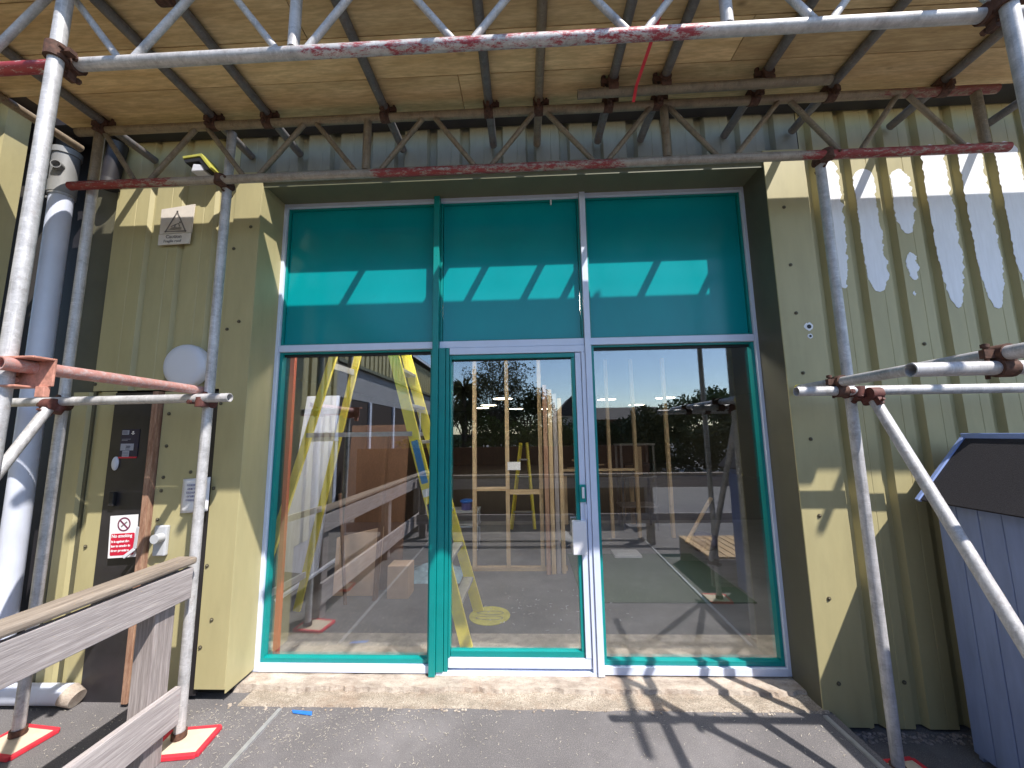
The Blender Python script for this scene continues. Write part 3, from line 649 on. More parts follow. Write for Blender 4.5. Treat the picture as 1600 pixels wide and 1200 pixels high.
# couplers
def coupler(p, d1, d2, off=None, mat=None, big=1.0):
    """double coupler: a band round each tube, a block between and two bolts"""
    p = Vector(p); d1 = Vector(d1).normalized(); d2 = Vector(d2).normalized(); nrm = d1.cross(d2)
    nrm = nrm.normalized() if nrm.length > .01 else d1.orthogonal().normalized()
    o = (off if off is not None else .026)
    b = MB()
    for c, d, s_ in ((p - nrm * o, d1, -1), (p + nrm * o, d2, 1)):
        b.tube(c - d * .026 * big, c + d * .026 * big, .0315 * big, 14, False)
        side = nrm.cross(d).normalized()
        b.bar(c + side * .026, c + side * .062 * big, .03, .018, d)
        b.tube(c + side * .048 - nrm * .032, c + side * .048 + nrm * .036, .0065, 8, False)
        b.tube(c + side * .048 + nrm * .022, c + side * .048 + nrm * .034, .0125, 6, False)
    b.tube(p - nrm * .012, p + nrm * .012, .024, 12, False)
    return b.build('coupler', mat or M['rust'], scf)
X, Y, Z = (1, 0, 0), (0, 1, 0), (0, 0, 1)
for x in TX: coupler((x, GY, 3.387), Y, X, .022, M['rust'])
for x in (.28, .99, 2.29, 3.11): coupler((x, OY + .05, 3.388), Y, X, .022)
for x in (2.57, 3.11, 2.29): coupler((x, -.41, 3.378), X, Y, .02)
coupler((.015, -.258, 3.008), Z, X, .026, M['rust']); coupler((3.475, -.258, 3.008), Z, X, .026)
coupler((-.09, OY + .026, 3.062), Z, X, .026, M['rust'], 1.15); coupler((3.585, OY + .02, 3.062), Z, X, .026, M['rust'], 1.15)
# left mid level
tb_('tie_tube', (-.035, -1.06, 1.772), (-.030, -.19, 1.768), M['tube_pink'])
tb_('ledger', (-1.35, IY - .052, 1.715), (.172, IY - .045, 1.722), M['tube'])
tb_('ledger', (-1.4, -.93, 1.742), (-.045, -.93, 1.745), M['tube_pink'])
tb_('brace', (-.80, -.31, 1.70), (-.80, -1.03, .25), M['tube'])
coupler((.015, IY - .02, 1.70), X, Z, .022, M['rust_red']); coupler((-.835, IY - .02, 1.70), X, Z, .022); coupler((-.80, -.30, 1.69), X, (0, -.45, -.9), .02, M['rust_red'])
pc = MB().box((-.125, -.965, 1.70), (.045, -.957, 1.80)).box((-.125, -1.03, 1.795), (.045, -.957, 1.803)).box((-.125, -1.02, 1.694), (-.02, -.957, 1.702)).box((-.005, -.975, 1.66), (.03, -.955, 1.70))
for zz in (1.725, 1.75, 1.775): pc.tube((-.125, -.975, zz), (-.085, -.975, zz), .011, 10, False)
pc.build('board_clamp', M['clamp_pink'], scf, .002)
# right mid level
tb_('tie_tube', (3.40, -1.35, 1.748), (3.385, .005, 1.738), M['tube'])
tb_('ledger', (3.17, IY - .05, 1.696), (4.9, IY - .05, 1.692), M['tube'])
tb_('ledger', (3.10, OY + .052, 1.698), (4.9, OY + .052, 1.703), M['tube'])
tb_('brace', (3.53, -.29, 1.67), (3.53, -1.02, .22), M['tube'])
coupler((3.475, IY - .025, 1.69), X, Z, .024, M['rust_red']); coupler((3.39, IY - .05, 1.718), X, Y, .024, M['rust']); coupler((3.40, OY + .05, 1.722), X, Y, .024, M['rust'])
coupler((3.52, -.30, 1.665), X, (0, -.45, -.9), .022, M['rust_red']); coupler((3.585, OY + .024, 1.70), X, Z, .024, M['rust'])
coupler((3.555, -1.0, .26), Z, (0, -.45, -.9), .02)
MB().tube((3.384, .003, 1.738), (3.384, .012, 1.738), .027, 18, False).build('end_cap', M['yellow'], scf)
# base feet of standards
for x, y in ((.015, IY), (3.475, IY), (-.835, IY), (-.095, OY), (3.585, OY)):
    zb_ = -.1 if x > 3.4 else 0; MB().tube((x, y, zb_ + .022), (x, y, zb_ + .05), .033, 16, False).build('base_plate', M['rust'], scf)
# deck boards (along x)
bw = .222
for k in range(4):
    y1 = -.235 - k * .226; xl = (-1.02, -1.40, -1.40, -1.40)[k]
    cuts = [xl, (1.45, 2.9, .75, 2.3)[k] + .0, 7.2]
    for a, b_ in zip(cuts, cuts[1:]):
        MB().box((a + .002, y1 - bw, 3.4375 + random.uniform(0, .002)), (b_ - .002, y1, 3.475)).build('deck_board', M['deck'], scf, .002)
# hanging red-white strap
b = MB(); pts = [(2.435, -.95, 3.43), (2.43, -.80, 3.38), (2.42, -.62, 3.36), (2.405, -.45, 3.33), (2.40, -.40, 3.28)]
for p, q in zip(pts, pts[1:]): b.bar(p, q, .016, .003, (.3, 0, 1))
tag(b.build('hanging_tape', M['redpaint'], loc=(2.43, -.8, 3.4)), 'thin red barrier tape hanging from the deck timbers', 'tape')

# sole pads (loose boards under the standards)
def pad(x, y, rz, label):
    zp = -.1 if x > 3.4 else 0
    t = thing('sole_pad', (x, y, zp), label, 'board', 'sole pads under the standards')
    R_ = Matrix.Translation((x, y, zp)) @ Matrix.Rotation(rz, 4, 'Z')
    MB().box((-.105, -.08, .003), (.105, .08, .0185)).xf(R_).build('pad_board', M['ply'], t, .003)
    e = MB()
    for k in range(4):
        a = [(-.105, -.08), (.105, -.08), (.105, .08), (-.105, .08)][k]; b_ = [(-.105, -.08), (.105, -.08), (.105, .08), (-.105, .08)][(k + 1) % 4]
        e.bar((a[0] * 1.09, a[1] * 1.1, .011), (b_[0] * 1.09, b_[1] * 1.1, .011), .022, .019)
    e.xf(R_).build('red_edge', M['redpaint'], t, .003)
pad(.06, -.25, rad(8), 'red edged wooden pad under the standard beside the doorway left corner')
pad(-.80, -.26, rad(-6), 'red edged wooden pad under the standard at far left by the drain pipe')
pad(3.515, -.245, rad(8), 'red edged wooden pad under the inner standard right of the doorway')
pad(3.56, -1.02, rad(4), 'red edged wooden pad under the outer standard near the bin store')
pad(-.12, -1.03, rad(-4), 'red edged wooden pad under the thick front standard on the left')

# ============================================================= FENCES
t = thing('timber_fence', (.05, -2, 0), 'weathered grey timber rail fence on the left running toward the wall', 'fence')
MB().box((-.02, -4.4, .868), (.085, -.29, .905)).build('handrail', M['rail'], t, .012)
MB().box((.045, -4.4, .705), (.075, -.30, .855)).build('rail_board', M['fence'], t, .004)
MB().box((.045, -4.4, .135), (.075, -.31, .305)).build('rail_board', M['fence'], t, .004)
for y in (-.40, -1.95, -3.3, -4.35): MB().box((-.05, y - .05, 0), (.043, y + .05, .866)).build('fence_post', M['fence_post'], t, .004)
t = thing('timber_fence', (2.6, -2.9, 0), 'weathered timber rail fence behind the viewer, seen in the glass', 'fence')
MB().box((.12, -2.96, .868), (5.2, -2.85, .905)).build('handrail', M['rail'], t, .01)
MB().box((.12, -2.88, .705), (5.2, -2.85, .855)).build('rail_board', M['fence_x'], t, .004)
MB().box((.12, -2.88, .20), (5.2, -2.85, .34)).build('rail_board', M['fence_x'], t, .004)
for x in (.2, 2.6, 3.55, 5.1): MB().box((x - .05, -2.98, -.1 if x > 3.4 else 0), (x + .05, -2.882, .866)).build('fence_post', M['fence_post'], t, .004)
t = thing('slatted_platform', (4.0, -1.8, 0), 'low platform of pale timber slats beside the bin store', 'platform')
for k in range(8): MB().box((3.68 + k * .095, -2.2, .17), (3.765 + k * .095, -1.35, .192)).build('slat', M['slat'], t, .003)
MB().box((3.68, -1.37, -.1), (4.44, -1.33, .168)).box((3.68, -2.2, -.1), (4.44, -2.16, .168)).build('platform_frame', M['fence_x'], t)

# ============================================================= BIN STORE (right)
t = thing('bin_store', (4.4, -.6, 0), 'blue grey boarded bin store with black felt sloping roof', 'shed')
fx_ = 3.93
for k in range(13):
    y1 = -.12 - k * .0935
    MB().box((fx_ + random.uniform(0, .003), y1 - .091, -.095 + (0 if k else .03)), (fx_ + .018, y1, 1.12)).build('wall_board', M['shed'], t, .003)
MB().box((fx_ + .02, -.14, -.095), (4.9, -.12, 1.12)).box((fx_ + .02, -1.33, -.095), (4.9, -1.31, 1.12)).box((4.88, -1.31, .02), (4.9, -.14, 1.3)).build('wall_panel', M['shed'], t)
rs = Vector((4.145 - 3.868, 0, 1.435 - 1.118)).normalized(); rn = Vector((-rs.z, 0, rs.x))
a = Vector((3.868, 0, 1.118)); b_ = Vector((4.145, 0, 1.435))
def slab_(p, q, y0, y1, th, nrm): return MB().prism([(p.x, y0, p.z), (q.x, y0, q.z), (q.x + nrm.x * th, y0, q.z + nrm.z * th), (p.x + nrm.x * th, y0, p.z + nrm.z * th)], (0, y1 - y0, 0))
slab_(a, b_, -1.40, -.115, .012, rn).build('felt_roof', M['felt'], t)
slab_(a - rs * .006, b_, -.113, -.095, .02, rn).build('roof_trim', M['shed_trim'], t)
MB().box((4.140, -1.40, 1.425), (4.165, -.09, 1.470)).build('ridge_board', M['shed_trim'], t, .003)
MB().prism([(4.166, -1.38, 1.44), (4.95, -1.38, 1.30), (4.95, -1.38, 1.28), (4.166, -1.38, 1.42)], (0, 1.28, 0)).build('back_roof', M['felt'], t)

# small things on the ground
tag(MB().prism([(.455, -.005, .004), (.475, -.028, .004), (.59, -.045, .004), (.575, -.015, .004)], (0, 0, .002)).build('tape_scrap', M['blue'], loc=(.52, -.02, 0)), 'scrap of blue tape on the asphalt by the threshold', 'tape')
deb = MB(); rnd = random.Random(3)
for k in range(2000):
    if k < 900: x = rnd.gauss(.55, .55); y = -abs(rnd.gauss(0, .22)) + .0
    else: x = rnd.uniform(-1.1, 3.3); y = rnd.uniform(-1.3, .0)
    if -1.15 < x < 3.8 and y > -2:
        a_ = rnd.uniform(0, 6.28); l = rnd.uniform(.003, .013) * (1.6 if k % 9 == 0 else 1); w_ = rnd.uniform(.001, .003)
        deb.bar((x, y, .0035), (x + l * math.cos(a_), y + l * math.sin(a_), .0035 + rnd.uniform(0, .003)), w_, .0012)
tag(deb.build('wood_shavings', M['shaving'], loc=(1, -.5, 0)), 'pale wood shavings scattered over the asphalt', 'shavings', kind='stuff')
def rubble(x0, x1, y0, y1, n_, seed, s0=.006, s1=.02, z=.0):
    b = MB(); r_ = random.Random(seed)
    for k in range(n_):
        c = (r_.uniform(x0, x1), r_.uniform(y0, y1), z + .003); s = r_.uniform(s0, s1)
        b.ball(c, s, 6, 4, (r_.uniform(.5, 1.3), r_.uniform(.5, 1.2), r_.uniform(.3, .7)))
    for i in range(len(b.sm)): b.sm[i] = False
    return b
tag(rubble(-.02, 3.4, .0, .05, 160, 5, .003, .010).build('mortar_crumbs', M['concrete'], loc=(1.7, 0, 0)), 'crumbled mortar along the front edge of the threshold', 'rubble', kind='stuff')
tag(rubble(3.42, 4.3, -.03, .04, 260, 6, .003, .012, -.1).build('leaf_litter', M['fence_post'], loc=(3.6, 0, 0)), 'dark dirt and leaf litter at the foot of the right wall', 'litter', kind='stuff')

# ============================================================= INTERIOR
t = thing('step_ladder', (.5, .9, 0), 'tall yellow fibreglass double sided step ladder just inside the window', 'ladder')
H = 2.66
def railp(x0, y0, x1, y1, w_=.075): return MB().bar((x0, y0, .015), (x1, y1, H), .028, w_, (1, 0, 0))
r_ = {}
for nm, (xa, ya, xb, yb) in {'a': (1.335, .60, .58, .72), 'b': (1.345, 1.17, .58, 1.05), 'c': (-.30, .60, .36, .72), 'd': (-.235, 1.17, .36, 1.05)}.items():
    railp(xa, ya, xb, yb, .085 if nm in 'ab' else .06).build('ladder_rail', M['yellow'], t, .003); r_[nm] = (Vector((xa, ya, 0)), Vector((xb, yb, H)))
for k in range(8):
    f = (k + 1) * .29 / H; p = r_['a'][0].lerp(r_['a'][1], f); q = r_['b'][0].lerp(r_['b'][1], f)
    MB().bar(p, q, .08, .025).build('ladder_step', M['alu'], t, .002)
for f in (.12, .33, .56, .78):
    p = r_['c'][0].lerp(r_['c'][1], f); q = r_['d'][0].lerp(r_['d'][1], f); MB().bar(p, q, .02, .05).build('cross_bar', M['alu'], t)
for (m_, n_) in (('a', 'c'), ('b', 'd')):
    p = r_[m_][0].lerp(r_[m_][1], .57); q = r_[n_][0].lerp(r_[n_][1], .57); o_ = Vector((0, -.03 if m_ == 'a' else .03, 0)); MB().bar(p + o_, q + o_, .008, .035).build('spreader_bar', M['alu'], t)
MB().box((.30, .66, H - .01), (.64, 1.1, H + .05)).build('ladder_cap', M['yellow'], t)
def onrail(f0, f1, mat, nm, wd=.05):
    p = r_['a'][0].lerp(r_['a'][1], f0) + Vector((0, -.017, 0)); q = r_['a'][0].lerp(r_['a'][1], f1) + Vector((0, -.017, 0)); MB().bar(p, q, .003, wd, (1, 0, 0)).build(nm, mat, t)
onrail(.43, .55, M['bluelabel'], 'sticker'); onrail(.30, .345, M['signwhite'], 'sticker'); onrail(.35, .375, M['navy'], 'sticker'); onrail(.395, .415, M['signwhite'], 'sticker', .07)
tag(MB().prism([(-.70, 1.62, .19), (-.30, 1.58, .17), (-.26, 1.80, 1.95), (-.64, 1.84, 1.95)], (0, .03, 0)).build('leaning_board', M['mattress'], loc=(-.5, 1.6, 0)), 'tall white ribbed panel leaning behind the ladder', 'panel')
tag(MB().prism([(-.10, 1.62, .015), (.52, 1.62, .015), (.52, 1.80, 1.62), (-.10, 1.80, 1.62)], (0, .03, 0)).build('brown_board', M['brownboard'], loc=(.2, 1.6, 0)), 'large dark brown board leaning behind the ladder', 'board')
tag(MB().prism([(-.08, 1.48, .015), (.35, 1.48, .015), (.36, 1.56, .62), (-.10, 1.56, .52)], (0, .02, 0)).build('cardboard_sheet', M['card'], loc=(.1, 1.5, 0)), 'light brown cardboard sheet propped low against the dark board', 'cardboard')
tag(MB().bar((.13, 1.30, .01), (-.06, 1.5, .95), .02, .04).build('timber_batten', M['brownboard'], loc=(.1, 1.3, 0)), 'dark thin batten leaning on the cardboard sheet', 'timber')
tag(MB().bar((.36, 1.40, .01), (.38, 1.55, 1.5), .03, .05).build('timber_batten', M['brownboard'], loc=(.36, 1.4, 0)), 'dark upright batten in front of the brown board', 'timber')
tag(MB().box((.46, 1.42, .012), (.66, 1.6, .30)).build('cardboard_box', M['card'], bev=.004, loc=(.56, 1.5, 0)), 'open brown cardboard box on the floor behind the ladder', 'box')
tag(MB().box((.085, .37, .012), (.115, .40, 2.72)).build('orange_post', M['orange'], loc=(.1, .38, 0)), 'thin orange red upright strip behind the left window frame', 'post')
b = MB(); vs = []; n_ = 26
for j in range(n_):
    for i in range(n_):
        x = .45 + .62 * i / (n_ - 1); y = 1.78 + .55 * j / (n_ - 1); e_ = math.sin(math.pi * i / (n_ - 1)) * math.sin(math.pi * j / (n_ - 1))
        vs.append((x, y, .014 + e_ * (.10 + .07 * noise.noise((x * 7, y * 7, 1)) + .03 * noise.noise((x * 20, y * 20, 3)))))
b.add(vs, [(j * n_ + i, j * n_ + i + 1, (j + 1) * n_ + i + 1, (j + 1) * n_ + i) for j in range(n_ - 1) for i in range(n_ - 1)], True)
pl = simple('blue_plastic_film', (.30, .45, .55), .12, var=.2, bmp=.1)
tag(b.build('plastic_sheet', pl, loc=(.7, 2, 0)), 'crumpled pale blue plastic sheet on the floor', 'plastic sheet')
# floor sticker
t = thing('floor_sticker', (1.445, 1.10, .012), 'round yellow floor sticker with two shoe prints by the ladder foot', 'sticker')
b = MB().disc((1.445, 1.10, .0125), .17, (0, 0, .002), 40, 'z'); b.build('sticker_disc', simple('dull_yellow', (.40, .38, .08), .6, var=.15, bmp=0), t)
b = MB()
for s_ in (-1, 1):
    c = Vector((1.445, 1.10 + s_ * .045, .0155)); pr = [(.11 * math.cos(a), (.032 + .008 * math.cos(a)) * math.sin(a)) for a in [2 * math.pi * i / 26 for i in range(27)]]
    for p, q in zip(pr, pr[1:]): b.bar(c + Vector((p[0], p[1], 0)), c + Vector((q[0], q[1], 0)), .006, .001)
b.build('shoe_print', M['ink_grey'], t)
tag(MB().box((2.25, 1.34, .0125), (3.75, 2.72, .022)).build('green_carpet', M['carpet'], loc=(3, 2, 0)), 'dark green carpet tile area on the floor behind the right pane', 'carpet')
t = thing('stud_frame', (1.7, 2.17, 0), 'bare pine stud partition frame standing inside behind the door', 'timber frame')
for x in (1.175, 1.551, 1.93): MB().box((x - .022, 2.14, .055), (x + .022, 2.20, 2.62)).build('stud', M['pine'], t, .002)
MB().box((1.10, 2.14, .012), (2.2, 2.20, .054)).build('sole_plate', M['pine_x'], t)
MB().box((1.198, 2.145, .87), (1.528, 2.195, .91)).box((1.574, 2.145, .83), (1.907, 2.195, .88)).build('noggin', M['pine_x'], t)
for k, x in enumerate((1.965, 2.02, 2.075, 2.13)):
    tag(MB().box((x, 2.03 + .012 * k, .012), (x + .045, 2.10 + .012 * k, 2.05 - .05 * k)).build('timber_plank', (M['jamb'], M['pine'], M['fence_post'], M['pine'])[k], bev=.002, loc=(x, 2.05, 0)),
        ('reddish brown leftmost', 'second', 'greyer third', 'rightmost')[k] + ' of four upright planks beside the stud frame', 'timber', 'planks standing by the stud frame')
tag(MB().box((1.555, 2.125, 1.10), (1.70, 2.135, 1.19)).build('white_card', M['signwhite'], loc=(1.6, 2.13, 1.1)), 'small white card fixed to the middle stud', 'card')
t = thing('stud_frame', (3.4, 3.5, 0), 'second thinner pine stud frame further inside behind the right pane', 'timber frame')
for x in (2.98, 3.36, 3.83): MB().box((x - .022, 3.45, .015), (x + .022, 3.52, 2.6)).build('stud', M['pine'], t, .002)
MB().box((2.3, 3.45, .95), (2.955, 3.52, .985)).box((3.005, 3.45, .95), (3.335, 3.52, .985)).build('noggin', M['pine_x'], t)
t = thing('small_step_ladder', (2.1, 4.3, 0), 'small orange and yellow step ladder deep inside the room', 'ladder')
OX = -.28
for (xa, ya, xb, yb, mm) in ((1.78, 4.0, 1.95, 4.3, 'yellow'), (2.15, 4.0, 2.05, 4.3, 'yellow'), (1.78, 4.7, 1.95, 4.35, 'orange'), (2.15, 4.7, 2.05, 4.35, 'orange')): MB().bar((xa + OX, ya, .015), (xb + OX, yb, 1.35), .035, .06).build('ladder_rail', M[mm], t)
for k in range(4):
    f = .2 + .2 * k; MB().bar(Vector((1.78 + OX, 4.0, 0)).lerp(Vector((1.95 + OX, 4.3, 1.35)), f), Vector((2.15 + OX, 4.0, 0)).lerp(Vector((2.05 + OX, 4.3, 1.35)), f), .06, .02).build('ladder_step', M['alu'], t)
t = thing('work_table', (2.9, 4.6, 0), 'low trestle work table covered in timber offcuts', 'table')
MB().box((2.3, 4.3, .80), (3.6, 5.0, .83)).build('table_top', M['tube_dark'], t)
for x in (2.4, 3.5):
    for y in (4.35, 4.95): MB().box((x - .03, y - .03, .012), (x + .03, y + .03, .80)).build('leg', M['pine'], t)
ro = random.Random(11)
for k in range(9):
    x = ro.uniform(2.4, 3.4); y = ro.uniform(4.35, 4.9); a_ = ro.uniform(-.6, .6); l = ro.uniform(.15, .4)
    tag(MB().bar((x, y, .845 + .02 * k * .6), (x + l * math.cos(a_), y + l * math.sin(a_), .85 + .02 * k * .6), .05, .018).build('timber_offcut', M['pine_x'], loc=(x, y, .83)), ('lowest', 'second', 'third', 'fourth', 'fifth', 'sixth', 'seventh', 'eighth', 'topmost')[k] + ' pine offcut of the heap on the trestle work table', 'timber', 'offcuts on the work table')
tag(MB().box((2.8, 2.55, .023), (3.12, 2.80, .05)).box((2.83, 2.58, .05), (3.09, 2.77, .055)).build('white_tray', M['greybox'], bev=.004, loc=(2.95, 2.65, 0)), 'flat white plastic tray at the back of the green carpet', 'tray')
t = thing('paint_trolley', (.9, 3.0, 0), 'white wire shelf with a blue lid beside the ladder', 'shelf')
MB().box((.72, 2.9, .48), (1.12, 3.2, .51)).box((.72, 2.9, .3), (1.12, 3.2, .32)).build('shelf_top', M['greybox'], t)
for x in (.74, 1.1):
    for y in (2.92, 3.18): MB().box((x - .01, y - .01, .012), (x + .01, y + .01, .48)).build('leg', M['greybox'], t)
MB().ball((.95, 3.0, .62), .09, 16, 8, (1, 1, .35)).build('blue_lid', M['blue'], t); MB().tube((.95, 3.0, .51), (.95, 3.0, .60), .07, 16, False).build('tub', M['ink_blue'], t)
for k, (x, y) in enumerate(((1.03, 9.6), (.33, 12.2), (1.3, 14.5), (-.1, 13.6), (4.44, 10.6), (6.3, 10.4), (6.2, 13.4), (2.6, 15))):
    t = thing('ceiling_light', (x, y, 2.7), ('nearest round warm ceiling light behind the door', 'round ceiling light left of the nearest one, behind the door', 'round ceiling light far back in line with the door', 'leftmost round ceiling light seen beside the ladder', 'nearest round ceiling light behind the right pane', 'round ceiling light toward the right edge of the right pane', 'far round ceiling light behind the right pane, nearer its middle', 'farthest round ceiling light between the door and the right pane')[k], 'ceiling light', 'round ceiling lights inside')
    MB().disc((x, y, 2.60), .30, (0, 0, .003), 28, 'z').build('light_disc', M['lampglow'], t); MB().disc((x, y, 2.604), .31, (0, 0, .1), 28, 'z').build('light_rim', M['greybox'], t)
for k, x in enumerate((-.6, .8, 2.4, 3.8)):  # unseen row of lamps added to brighten the front of the room
    t = thing('ceiling_light', (x, .95, 2.7), ('leftmost', 'second', 'third', 'rightmost')[k] + ' added fill lamp of the unseen row just inside the window head', 'ceiling light', 'round ceiling lights inside')
    MB().disc((x, .95, 2.62), .24, (0, 0, .02), 24, 'z').build('light_disc', M['lampfill'], t); MB().disc((x, .95, 2.641), .26, (0, 0, .078), 24, 'z').build('light_rim', M['greybox'], t)
db = MB(); rr = random.Random(5)
for k in range(70):
    x = rr.gauss(1.9, .28); y = rr.gauss(1.2, .18); a_ = rr.uniform(0, 6.3); l = rr.uniform(.005, .03); db.bar((x, y, .016), (x + l * math.cos(a_), y + l * math.sin(a_), .018), .004, .002)
tag(db.build('plaster_debris', M['greybox'], loc=(1.9, 1.2, 0)), 'bits of plaster scattered on the floor behind the door', 'debris', kind='stuff')

# clutter deep inside
t = thing('metal_shelving', (3.4, 4.0, 0), 'dark grey shelf rack with a pale timber upright behind the right pane', 'shelf')
for x in (3.25, 3.75):
    for y in (3.9, 4.25): MB().box((x - .015, y - .015, .012), (x + .015, y + .015, 1.32)).build('upright', M['tube_dark'], t)
for z in (.35, .8, 1.3): MB().box((3.22, 3.88, z), (3.78, 4.28, z + .025)).build('shelf_board', M['ink_grey'], t)
tag(MB().box((3.45, 3.84, .85), (3.55, 3.87, 1.28)).build('timber_offcut', M['pine'], loc=(3.5, 3.85, .8)), 'pale upright offcut leaning on the dark shelf rack', 'timber')
cl = random.Random(31)
for k, (x, y, z, nm, lb, ct, mt) in enumerate(((3.6, 4.05, .825, 'tool_bag', 'black tool bag on the middle shelf of the rack', 'bag', 'black'),
        (4.0, 2.9, .012, 'rubble_sack', 'dark slumped sack on the floor at the corner of the carpet', 'sack', 'navy'), (3.3, 4.6, .83, 'tool_bag', 'dark tool bag at the right end of the trestle table', 'bag', 'black'), (2.2, 3.0, .012, 'rubble_sack', 'pale slumped sack on the floor behind the planks', 'sack', 'greybox'))):
    b = MB().ball((x, y, z + .10), .14, 20, 12, (1.1, .8, .8)); b.v = [v + Vector((noise.noise(v * 9), noise.noise(v * 9 + Vector((5, 0, 0))), noise.noise(v * 9 + Vector((0, 5, 0))))) * .06 for v in b.v]
    b.v = [Vector((v.x, v.y, max(v.z, z))) for v in b.v]; tag(b.build(nm, M[mt], loc=(x, y, z)), lb, ct)
for k, (p, q, lb) in enumerate((((3.9, 3.2, .02), (4.4, 3.5, .55), 'short pine length propped at an angle right of the shelf rack'), ((2.35, 3.05, .02), (2.6, 3.4, .62), 'short pale length propped between the planks and the table'), ((3.0, 4.25, .84), (2.55, 4.5, 1.05), 'long thin offcut sticking up from the trestle table'), ((-.55, 1.35, .02), (.05, 1.9, .42), 'grey length of conduit lying aslant under the white leaning board'))):
    tag(MB().bar(p, q, .05, .02).build('loose_timber' if k < 3 else 'conduit_length', M['pine'] if k < 3 else M['pvc'], loc=p), lb, 'timber' if k < 3 else 'conduit')

# ============================================================= SURROUNDINGS (behind the viewer, mirrored in the glass)
def leafcloud(b, c, rad_, n_, size, rg, shell=.45):
    for k in range(n_):
        while True:
            p = Vector((rg.uniform(-1, 1), rg.uniform(-1, 1), rg.uniform(-1, 1)))
            if shell < p.length < 1: break
        q = Vector((c[0] + p.x * rad_[0], c[1] + p.y * rad_[1], c[2] + p.z * rad_[2]))
        if noise.noise(q * .9) + .35 * noise.noise(q * 3.1) < -.12: continue
        a = Vector((rg.gauss(0, 1), rg.gauss(0, 1), rg.gauss(0, 1))).normalized() * size * rg.uniform(.6, 1.3); d = a.orthogonal().normalized() * size * .5
        b.add([q - a, q + d, q + a, q - d], [(0, 1, 2, 3)])
def tree(name, x, y, h, w_, n_, size, mat, label, trunk=.12, airy=False, seed=1, group=None):
    t = thing(name, (x, y, 0), label, 'tree', group); rg = random.Random(seed)
    b = MB().tube((x, y, -.05), (x + .05, y, h * .45), trunk, 10, False, r2=trunk * .6); b.build('trunk', M['bark'], t)
    br = MB(); cr = MB(); tips = []
    for k in range(16 if airy else 9):
        a_ = rg.uniform(0, 6.28); r0 = rg.uniform(.3, 1) * w_ * .5; z1 = h * rg.uniform(.6, .95)
        p0 = Vector((x + .05, y, h * rg.uniform(.25, .45))); p1 = Vector((x + math.cos(a_) * r0, y + math.sin(a_) * r0, z1)); m_ = p0.lerp(p1, .5) + Vector((0, 0, .1 * h))
        br.tube(p0, m_, trunk * .4, 7, False, r2=trunk * .25); br.tube(m_, p1, trunk * .25, 6, False, r2=.01); tips.append(p1)
        for j in range(3 if airy else 1):
            e_ = m_.lerp(p1, rg.random()) ; e2 = e_ + Vector((rg.uniform(-.6, .6), rg.uniform(-.6, .6), rg.uniform(.1, .7))) * w_ * .25; br.tube(e_, e2, .014, 5, False, r2=.005); tips.append(e2)
    br.build('branches', M['bark'], t)
    per = n_ // len(tips)
    for p in tips: s_ = w_ * (.13 if airy else .24); leafcloud(cr, p, (s_, s_, s_ * .8), per, size, rg, 0)
    if not airy: leafcloud(cr, (x, y, h * .6), (w_ * .45, w_ * .45, h * .36), n_ // 2, size, rg, .6)
    cr.build('crown', mat, t)
tree('bare_tree', .35, -12.5, 4.6, 3.4, 4200, .055, M['leaf_olive'], 'tall airy tree with sparse leaves mirrored in the door glass', .09, True, 4)
tree('leafy_tree', 1.6, -13.5, 3.3, 2.4, 6000, .07, M['leaf_dark'], 'dense dark tree to the right of the airy tree', .1, False, 9)
tree('leafy_tree', -1.0, -14.5, 3.2, 2.6, 5000, .07, M['leaf_mid'], 'mid green bushy tree to the left of the airy tree', .1, False, 12)
tree('leafy_tree', 9.6, -14.0, 3.0, 3.2, 6000, .08, M['leaf_mid'], 'rounded green tree at the right end of the hedge', .1, False, 15)
# palm-like plant
t = thing('cabbage_palm', (-.55, -11.5, 0), 'spiky palm with grey fronds beside the airy tree', 'palm')
MB().tube((-.6, -11.5, 0), (-.6, -11.5, 3.1), .11, 10, False, r2=.08).build('trunk', M['bark'], t)
b = MB(); rg = random.Random(2)
for k in range(170):
    d = Vector((rg.gauss(0, 1), rg.gauss(0, 1), rg.gauss(.1, .8))).normalized(); o_ = Vector((-.6, -11.5, rg.choice((3.2, 3.2, 2.4)))); l = rg.uniform(.6, .95); e_ = o_ + d * l + Vector((0, 0, -.15)); s_ = d.cross(Vector((0, 0, 1))).normalized() * .022
    b.add([o_ - s_, o_ + s_, o_ + d * l * .6 + s_, e_, o_ + d * l * .6 - s_], [(0, 1, 2, 3, 4)])
b.build('fronds', M['leaf_olive'], t)
def hedge(x0, x1, y, z1, n_, mat, label, seed):
    rg = random.Random(seed); b = MB(); L = x1 - x0
    for k in range(int(L * 1.3)):
        x = x0 + L * (k + .5) / int(L * 1.3); h = z1 * (1 + .22 * noise.noise((x * .9, seed, 0)))
        leafcloud(b, (x, y, h * .5), (.75, .8, h * .52), n_ // int(L * 1.3), .07, rg, .4)
    o_ = b.build('hedge', mat, loc=(x0, y, 0)); return tag(o_, label, 'hedge')
hedge(2.4, 6.6, -11.5, 2.0, 16000, M['leaf_dark'], 'dark hedge in front of the low brown building', 21)
hedge(5.6, 10.5, -11.2, 2.5, 20000, M['leaf_olive'], 'taller olive green hedge right of the low brown building', 22)
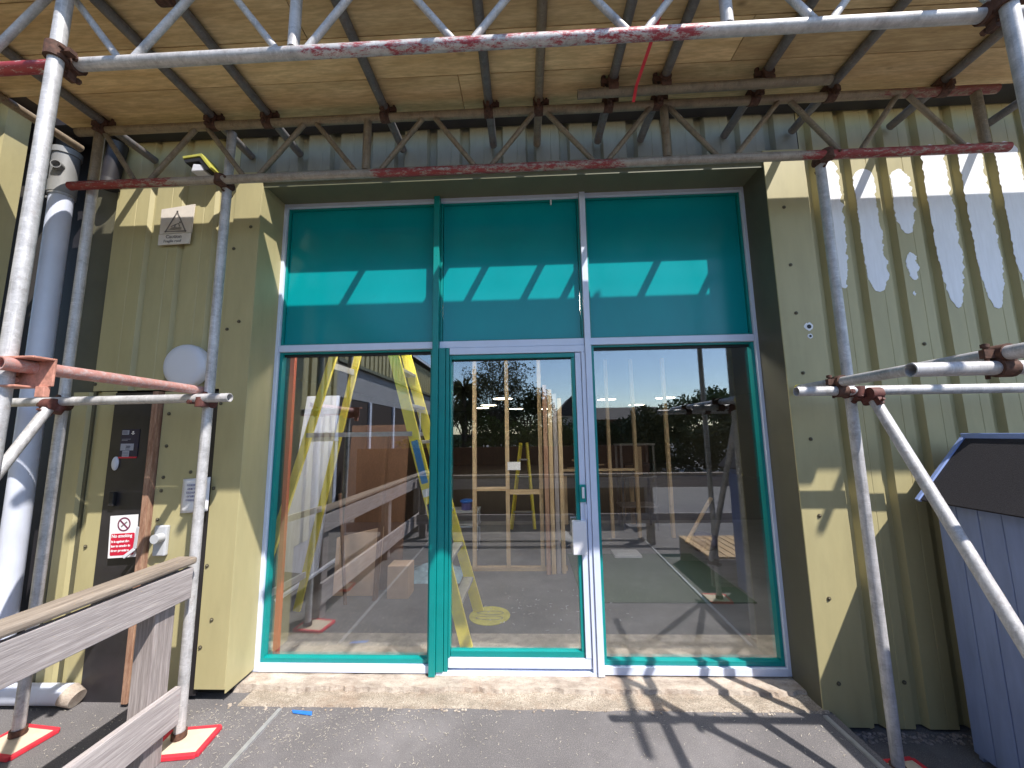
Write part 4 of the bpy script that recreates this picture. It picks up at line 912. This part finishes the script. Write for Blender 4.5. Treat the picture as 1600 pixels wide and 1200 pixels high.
hedge(-1.6, 3.4, -10.2, 2.1, 12000, M['leaf_mid'], 'low green hedge under the airy tree', 23)
tag(MB().box((-1.3, -4.0, .001), (3.9, -3.95, 1.28)).build('added_dark_fence', M['brownboard'], loc=(0, -3.97, 0)), 'dark boarded fence added to darken the mirror image behind the timber rails', 'fence')  # added screen: hides the sunlit road from the glass, keeps the reflection dark
b = MB(); leafcloud(b, (-.3, -4.3, 1.30), (.5, .2, .16), 700, .04, random.Random(8), 0); tag(b.build('flowering_shrub', M['leaf_yellow'], loc=(-.3, -4.3, 0)), 'small yellow flowering shrub at the added boarded fence', 'shrub')
def house(x0, x1, y0, y1, zw, zr, wall, roofm, label, gable='x'):
    t = thing('house', ((x0 + x1) / 2, (y0 + y1) / 2, 0), label, 'building')
    MB().box((x0, y0, 0), (x1, y1, zw)).build('wall', wall, t)
    if gable == 'x':
        ym = (y0 + y1) / 2; MB().prism([(x0 - .2, y0 - .2, zw), (x0 - .2, ym, zr), (x0 - .2, y1 + .25, zw)], (x1 - x0 + .4, 0, 0)).build('roof', roofm, t)
    else:
        xm = (x0 + x1) / 2; MB().prism([(x0 - .2, y0 - .2, zw), (xm, y0 - .2, zr), (x1 + .2, y0 - .2, zw)], (0, y1 - y0 + .45, 0)).build('roof', roofm, t)
    nx = max(2, int((x1 - x0) / 2.2))
    for k in range(nx):
        xc = x0 + (x1 - x0) * (k + .5) / nx; zc = zw * .62
        f = MB().box((xc - .5, y1, zc - .45), (xc + .5, y1 + .05, zc + .45)).build('window', M['white'], t); MB().box((xc - .43, y1 + .051, zc - .38), (xc + .43, y1 + .06, zc + .38)).build('pane', M['black'], f)
    return t
house(5.6, 10.2, -26, -20.5, 2.3, 3.2, M['brick'], M['rooftile'], 'low brown brick building behind the dark hedge')
house(4.3, 6.9, -36, -30, 3.0, 4.7, M['render'], M['rooftile'], 'distant house with steep dark gable', 'y')
tag(MB().box((-80, -120, -.5), (120, -60, 1.6)).build('far_rise', M['leaf_dark']), kind='structure')
